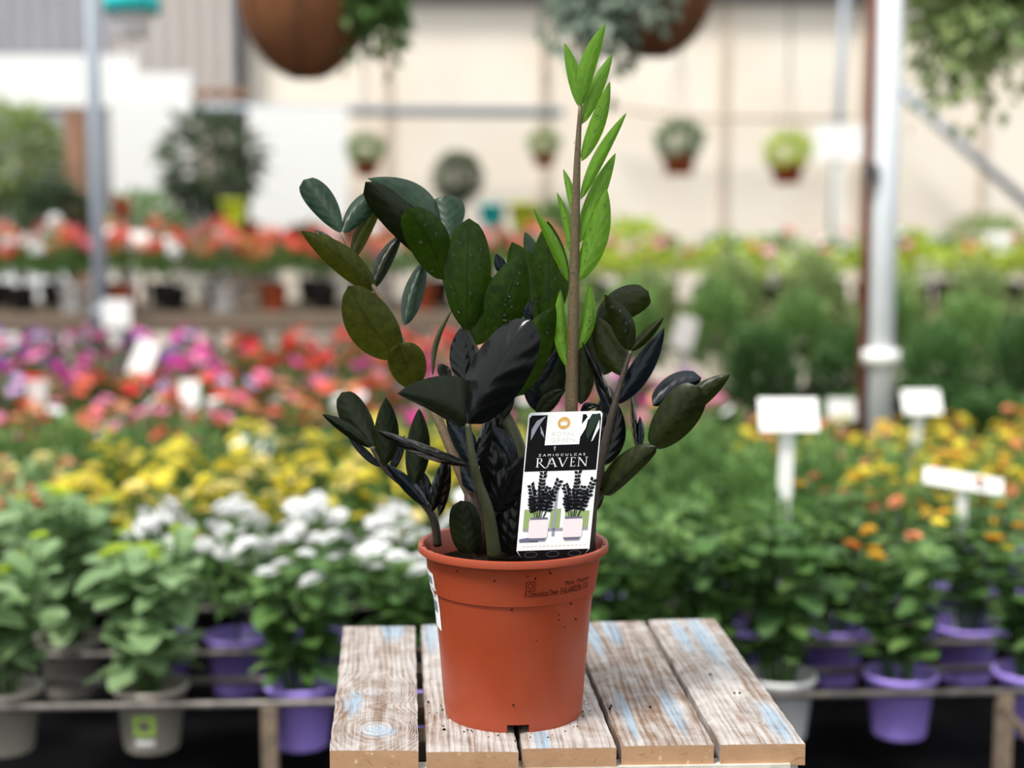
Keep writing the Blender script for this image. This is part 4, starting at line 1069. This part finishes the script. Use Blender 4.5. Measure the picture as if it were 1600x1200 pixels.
# raised bench with geraniums
BZ = .88
YB = 7.0
for k, (c0, lab) in enumerate((('terracotta', 'red geranium in terracotta pot on bench front'), ('black', 'red and white geranium in black pot'), ('white', 'coral and pink geranium in white pot'))):
    band(YB, -20 + 76 * k, 780, 228, EP, **pet([['coral', 'red', 'salmon'], ['red', 'white', 'coral'], ['coral', 'pink', 'salmon']][k], lab, 'geraniums on the raised bench', 'mum', 'umbel', nf=9, fr=.036, rim=BZ + .1195, H=.19, R=.18, pot=c0, nleaf=420, pitch=76 * YB / FPX))
band(YB + .38, 20, 1000, 82, EP, **pet(['coral', 'salmon', 'white', 'red'], 'mixed geranium in the second bench row', 'second row geraniums', 'sage', 'umbel', nf=7, fr=.038, rim=BZ + .1195, H=.24, R=.18, pot='black'))
band(YB, 850, 1650, 84, EH, **pet(['white', 'limebud', 'pink', 'coral'], 'light green bench plant with few pale flowers', 'light green bench plants', 'lime', 'petunia', nf=5, fr=.032, rim=BZ + .1195, H=.18, R=.18, pot='black'))
band(YB + .38, 1040, 1650, 88, EH, **pet(['white', 'red', 'limebud'], 'white flowered plant in the second bench row', 'second row bench plants', 'sage', 'petunia', nf=5, fr=.036, rim=BZ + .1195, H=.22, R=.18, pot='black'))
row([490, 570], YB + .76, EP, **dict(TG, label='purple brown foliage plant on the bench rear', group='bronze foliage plants', fol='bronze', rim=BZ + .1195, H=.3, R=.18))
row([690, 765, 840, 915], YB + .76, EP, **dict(TG, label='bronze green plant on the bench rear', group='bronze green plants', fol='bronze', rim=BZ + .1195, H=.26, R=.2))

def rack(name, label, Yf, rows, z, x0, x1, hole=.0698, legs=()):
    root = empty(name, (0, Yf, 0), label, 'plant rack')
    def y(Y, x): return Y - Yf + YAW * x
    for Y, zz in zip(rows, z):
        for s in (-1, 1):
            MB().tube([(x0, y(Y + s * hole, x0), zz), (x1, y(Y + s * hole, x1), zz)], .0075, 8).build('rail', MATS['rail_metal'], root, True)
    yb = rows[-1] + hole
    n = int((x1 - x0) / .9)
    for i in range(n + 1):
        x = x0 + (x1 - x0) * i / n
        spans = [(rows[0] - hole, z[0], yb, z[-1])] if i in (0, n) else [(rows[q] + hole, z[q], rows[q + 1] - hole, z[q + 1]) for q in range(len(rows) - 1)]
        for ya, za, yc, zb in spans:
            MB().tube([(x, y(ya, x), za - .012), (x, y(yc, x), zb - .012)], .007, 6).build('cross_bar', MATS['rail_metal'], root, True)
    for lx in legs:
        for Y, zz in ((rows[0] - hole - .006, z[0]), (yb + .006, z[-1])):
            MB().box((lx, y(Y, lx), zz / 2 - .004), (.028, .022, zz)).build('leg', MATS['wood_rail'], root)
    return root
lx1, lx2 = at(430, 1130, 2.62).x, at(1572, 1100, 2.62).x
zr = RIM - .019
rk = rack('plant_rack', 'low metal rail rack holding the front blocks of potted plants', 2.6, [Y1, Y2, Y3, Y4, Y5], [zr] * 5, -2.3, 2.4, legs=(-1.6, lx1, lx2, 2.2))
a, b = at(1500, 1110, 2.66), at(1640, 1270, 2.62)
MB().tube([(lx2 - .01, Y1 - 2.6 - .082 + YAW * lx2, zr - .02), (lx2 + .35, Y1 - 2.6 - .088 + YAW * (lx2 + .35), .009)], .009, 6).build('brace', MATS['wood_rail'], rk)
rack('plant_rack', 'stepped metal rail rack holding the petunias and tall bushes', 4.8, [Y6, Y7, Y8, Y9], [q - .019 for q in (R6, R7, R8, R9)], -3, 3.2, legs=(-2.6, -1, 1, 2.8))
bench = empty('plant_bench', (0, YB, 0), 'raised grey bench carrying the geraniums', 'bench')
for k in range(5):
    Yk = -.16 + k * .26
    MB().box((.1, Yk + .0, BZ - .012), (7.4, .20, .024), Matrix.Rotation(math.atan(YAW), 3, 'Z')).build('board', MATS['wood_rail'], bench)
MB().box((.1, -.28, BZ - .05), (7.4, .025, .06), Matrix.Rotation(math.atan(YAW), 3, 'Z')).build('front_edge', MATS['wood_rail'], bench)
for lx in (-3.2, -2.2, -1.2, -.45, .4, 1.4, 2.4, 3.4):
    for yy in (-.2, .85): MB().box((lx, yy + YAW * lx, (BZ - .03) / 2), (.05, .05, BZ - .03)).build('leg', MATS['wood_rail'], bench)

# label stakes and signs among the plants
def sign(px, py, w, h, Y, label, tilt=0, yaw=0, stake_w=.018, mat='label_white', foot=None, name='label_stake', cat='sign', group=None, back=.5):
    if foot is None:                       # pushed into the soil of the pot that stands nearest
        c = at(px, py, Y)
        bx, by, rim = min(PLANTS, key=lambda p: abs(p[0] - at(px, py, p[1]).x) + .45 * abs(p[1] - Y))
        Y = by; c = at(px, py, Y)
        f = Vector((bx + max(-.034, min(.034, c.x - bx)), by, rim - .03))
    else:
        c = at(px, py, Y); f = Vector((c.x, Y, foot))
    k = mpp(Y)
    root = empty(name, f, label, cat, group)
    M = Matrix.Rotation(yaw, 3, 'Z') @ Matrix.Rotation(tilt, 3, 'Y') @ Euler((-back, 0, 0)).to_matrix()
    h3 = h * k / max(.25, math.cos(back)); d = c - f
    MB().box(d, (w * k, .004, h3), M).build('board', MATS[mat], root)
    e = d + Vector((0, .005, -h3 * .1)); L = e.length
    q = Vector((0, 0, 1)).rotation_difference(e.normalized()).to_matrix()
    MB().box(e / 2, (stake_w, .005, L), q).build('stake', MATS[mat], root)
    return root
sign(1232, 648, 94, 50, 3.0, 'white T shaped label stake standing among the green and gold plants', back=.45, stake_w=.030)
sign(1505, 752, 128, 24, 3.0, 'long white label board tipped sideways above the gold roses', back=.5, tilt=.16, stake_w=.022)
sign(1440, 628, 60, 34, 4.4, 'white label board beside the foot of the thick pale post', back=.6, stake_w=.03)
sign(1315, 640, 44, 34, 4.55, 'small white label board behind the thick pale post', back=.2, foot=0)
sign(1070, 520, 34, 50, 5.2, 'grey white leaning label stake among the tall bushes', back=.3, tilt=.3, mat='label_grey', stake_w=.03)
sign(1310, 222, 76, 54, 9.6, 'white sign on a pole before the cream wall', back=.1, foot=0, stake_w=.05)
sign(1217, 415, 38, 32, 6.9, 'white label stake above the light green bench plants', back=.2, stake_w=.04)
sign(212, 375, 40, 26, 6.8, 'white label stake above the bench geraniums by the slim post', back=.3, stake_w=.04)
sign(224, 560, 34, 56, 5.1, 'curled white plastic label above the coral petunias', back=.3, tilt=.35, stake_w=.045)
sign(395, 695, 62, 22, 4.0, 'white label lying among the yellow chrysanthemums', back=1.0, tilt=.2)
sign(296, 612, 30, 36, 4.9, 'small white label standing in the coral petunias', back=.2)
sign(58, 612, 30, 36, 4.8, 'small lilac white label standing at the end of the coral petunias', back=.2, mat='label_grey')
sign(1455, 418, 44, 30, 6.8, 'white label among the bushes beyond the thick pale post', back=.2)
sign(1560, 380, 40, 30, 7.6, 'white label stake beneath the trailing basket', back=.2)
sign(1060, 398, 38, 30, 7.3, 'round white label stake beneath the green hanging pot', back=.2)
sign(182, 490, 44, 44, 6.44, 'white label hanging at the edge of the geranium bench', back=.1, stake_w=.03, foot=0)

# ------------------------------------------------------------------ hanging baskets
def basket(px, py_bottom, half_w, Y, zp, label, fol, trail, name='hanging_basket', flo=None, dark_green=None):
    k = mpp(Y); r = half_w * k; b_ = at(px, py_bottom, Y)
    root = empty(name, b_, label, 'hanging basket')
    prof = [(max(.002, r * math.sin(t)), r * 1.3 * (1 - math.cos(t))) for t in [i * math.pi / 2 / 12 for i in range(13)]]
    bo = MB().lathe(prof + [(r * .95, r * 1.29), (r * .9, r * 1.17), (.002, r * 1.14)], 28).build('coir_liner', MATS['coir'], root, True)
    for i in range(8):
        a = i * math.pi / 4
        MB().tube([((pr * 1.015 + .003) * math.cos(a), (pr * 1.015 + .003) * math.sin(a), pz - .003) for pr, pz in prof[1:]], .0022, 4).build('wire', MATS['wire'], root)
    MB().lathe([(r * 1.01, r * 1.28), (r * 1.03, r * 1.30), (r * 1.01, r * 1.32)], 28).build('rim_wire', MATS['wire'], root)
    zt = zp - b_.z
    for i in range(3):
        a = i * 2.094 + .5; MB().tube([(r * math.cos(a), r * math.sin(a), r * 1.29), (0, 0, zt - .02)], .0025, 4).build('chain', MATS['wire'], root)
    MB().tube([(0, 0, zt - .03), (0, 0, zt + .02)], .004, 5).build('hook', MATS['wire'], root)
    fo = add('foliage', foliage(fol, r * 1.05, r * .9, 900, .05, .03, 4, 'dome'), root, (0, 0, r * 1.17)); fo['kind'] = 'stuff'
    for (dx, dy, R, H, n, f) in trail:
        t = add('trailing_foliage', foliage(f, R, H, n, .05, .032, 6, 'trail', .3), root, (dx * r, dy * r, r * 1.34)); t['kind'] = 'stuff'
    return root
basket(478, 124, 99, 4.7, 2.75, 'round coir hanging basket with green foliage spilling at one side', 'mum', [(1.05, 0, .11, .28, 420, 'mum'), (.9, -.35, .08, .16, 200, 'mum')])
basket(1022, 90, 92, 4.7, 2.75, 'dark coir hanging basket with grey green foliage spilling over the shoot', 'grey', [(-1.1, -.4, .15, .36, 520, 'grey'), (-.5, -.85, .15, .26, 420, 'grey'), (-.85, .1, .12, .42, 260, 'dark_green')])
b5 = basket(1570, -60, 80, 4.7, 2.75, 'hanging basket with long trailing pale leaves beside the thick pale post', 'pale', [(-.95, -.2, .13, .78, 1500, 'pale'), (-.45, -.4, .15, .74, 1500, 'pale'), (.4, -.5, .18, .58, 1100, 'sage')])
for q in range(4): add('flower', flower('petunia', 'magenta'), b5, (.06 + .03 * (q % 2), -.14, -.22 + .035 * q), (1.2, 0, q), .03)
def hang_pot(px, py, w, Y, zp, label, potc, fol, H=.12, name='hanging_pot', group=None, trim=None):
    b_ = at(px, py, Y); k = mpp(Y); s = w * k / .14
    root = empty(name, b_, label, 'hanging pot', group)
    p = add('pot', pot_mesh(potc), root, scale=(s, s, s if trim else s * .6))
    if trim: MB().lathe([(.0690 * s, -.06 * s), (.0735 * s, -.06 * s), (.0755 * s, .002), (.069 * s, .002)], 20).build('rim_band', MATS[trim], root, True)
    fo = add('foliage', foliage(fol, .085 * s, H * s, 260, .035 * s, .022 * s, 2, 'ball'), root, (0, 0, -.005 * s)); fo['kind'] = 'stuff'
    zt = zp - b_.z
    for i in range(3):
        a = i * 2.094 + .5; MB().tube([(.068 * s * math.cos(a), .068 * s * math.sin(a), -.005), (0, 0, .4 * s), ], .003, 4).build('cord', MATS['wire'], root)
    MB().tube([(0, 0, .4 * s - .01), (0, 0, zt + .02)], .006, 5).build('cord', MATS['wire'], root)
    return root
hang_pot(205, -14, 80, 5.6, 2.75, 'white hanging pot with a bright turquoise rim before the slim post', 'white', 'mum', H=.2, trim='pot_cyan')
hang_pot(1061, 243, 58, 9.3, 2.95, 'small terracotta hanging pot with round green plant before the cream wall', 'terracotta', 'deep')
hang_pot(1230, 258, 56, 9.3, 2.95, 'small terracotta hanging pot with bright yellow green plant before the cream wall', 'terracotta', 'lime')
hang_pot(572, 252, 46, 9.3, 2.95, 'small terracotta hanging pot beside the lower white plastic sheet', 'terracotta', 'sage')
hang_pot(850, 240, 40, 9.3, 2.95, 'small terracotta hanging pot near the green shoot', 'terracotta', 'pale')

# bigger plants at the back
def bush(px, py_top, py_bot, w, Y, label, fol, shape='ball', n=700, ll=.06, lw=.04, group=None, name='leafy_shrub'):
    c = at(px, py_bot, Y); t = at(px, py_top, Y); k = mpp(Y); H = t.z - c.z; R = w * k / 2
    root = empty(name, (c.x, Y, 0), label, 'shrub', group)
    MB().tube([(0, 0, 0), (.01, 0, c.z + H * .6)], [.03, .015], 7).build('trunk', MATS['stem_brown'], root, True)
    fo = add('foliage', foliage(fol, R, H, n, ll, lw, 9, shape), root, (0, 0, c.z)); fo['kind'] = 'stuff'
    return root
bush(715, 238, 318, 76, 8.7, 'clipped round dark green topiary ball before the cream wall', 'dark_green', n=1500, ll=.03, lw=.02, name='topiary_ball')
bush(330, 178, 330, 150, 8.6, 'dark leafy shrub before the white plastic sheets', 'dark_green', n=520, ll=.10, lw=.06)
bush(30, 170, 330, 130, 8.9, 'large green shrub beside the timber post', 'pale', n=700, ll=.12, lw=.05)
bush(88, 290, 420, 110, 7.95, 'dark green shrub at the foot of the timber post', 'dark_green', n=700, ll=.09, lw=.05)
bush(225, 300, 420, 120, 8.3, 'low green shrub at the foot of the white plastic sheet', 'sage', n=600)
bush(985, 345, 430, 120, 8.6, 'lime green shrub at the foot of the cream wall', 'lime', n=600)
bush(1180, 385, 440, 150, 8.6, 'low lime shrub under the yellow green hanging pot', 'lime', n=600)
bush(1540, 340, 430, 150, 8.6, 'green shrub under the trailing basket', 'pale', n=600)
bush(870, 320, 390, 66, 8.5, 'small olive shrub behind the houseplant near the shoot', 'sage', n=500)
bush(1420, 365, 430, 90, 9.3, 'bright green shrub beyond the thick pale post', 'lime', n=500)
def shelf_pot(px, py, w, Y, col, label, fol=None):
    c = at(px, py, Y); s = w * mpp(Y) / .14
    root = empty('decorative_pot', (c.x, Y, c.z - .06 * s), label, 'pot')
    add('pot', pot_mesh(col), root, (0, 0, .06 * s), scale=s)
    MB().box((0, 0, (-.062 * s - (c.z - .06 * s)) / 2 ), (.05, .05, c.z - .06 * s - .062 * s + .01)).build('stand', MATS['wood_rail'], root)
    return root
shelf_pot(768, 318, 44, 8.3, 'cyan', 'turquoise pot on a post behind the houseplant')
shelf_pot(818, 316, 48, 8.25, 'lime', 'lime yellow pot beside the turquoise pot')
shelf_pot(364, 312, 44, 8.22, 'lime', 'lime yellow pot before the white plastic sheet')
shelf_pot(400, 372, 54, 8.1, 'lime', 'lime yellow pot below the smaller lime pot')
shelf_pot(388, 346, 40, 8.4, 'rose', 'rose red pot between the two lime pots')
shelf_pot(190, 310, 34, 8.0, 'rose', 'rose red pot beside the slim galvanised post')
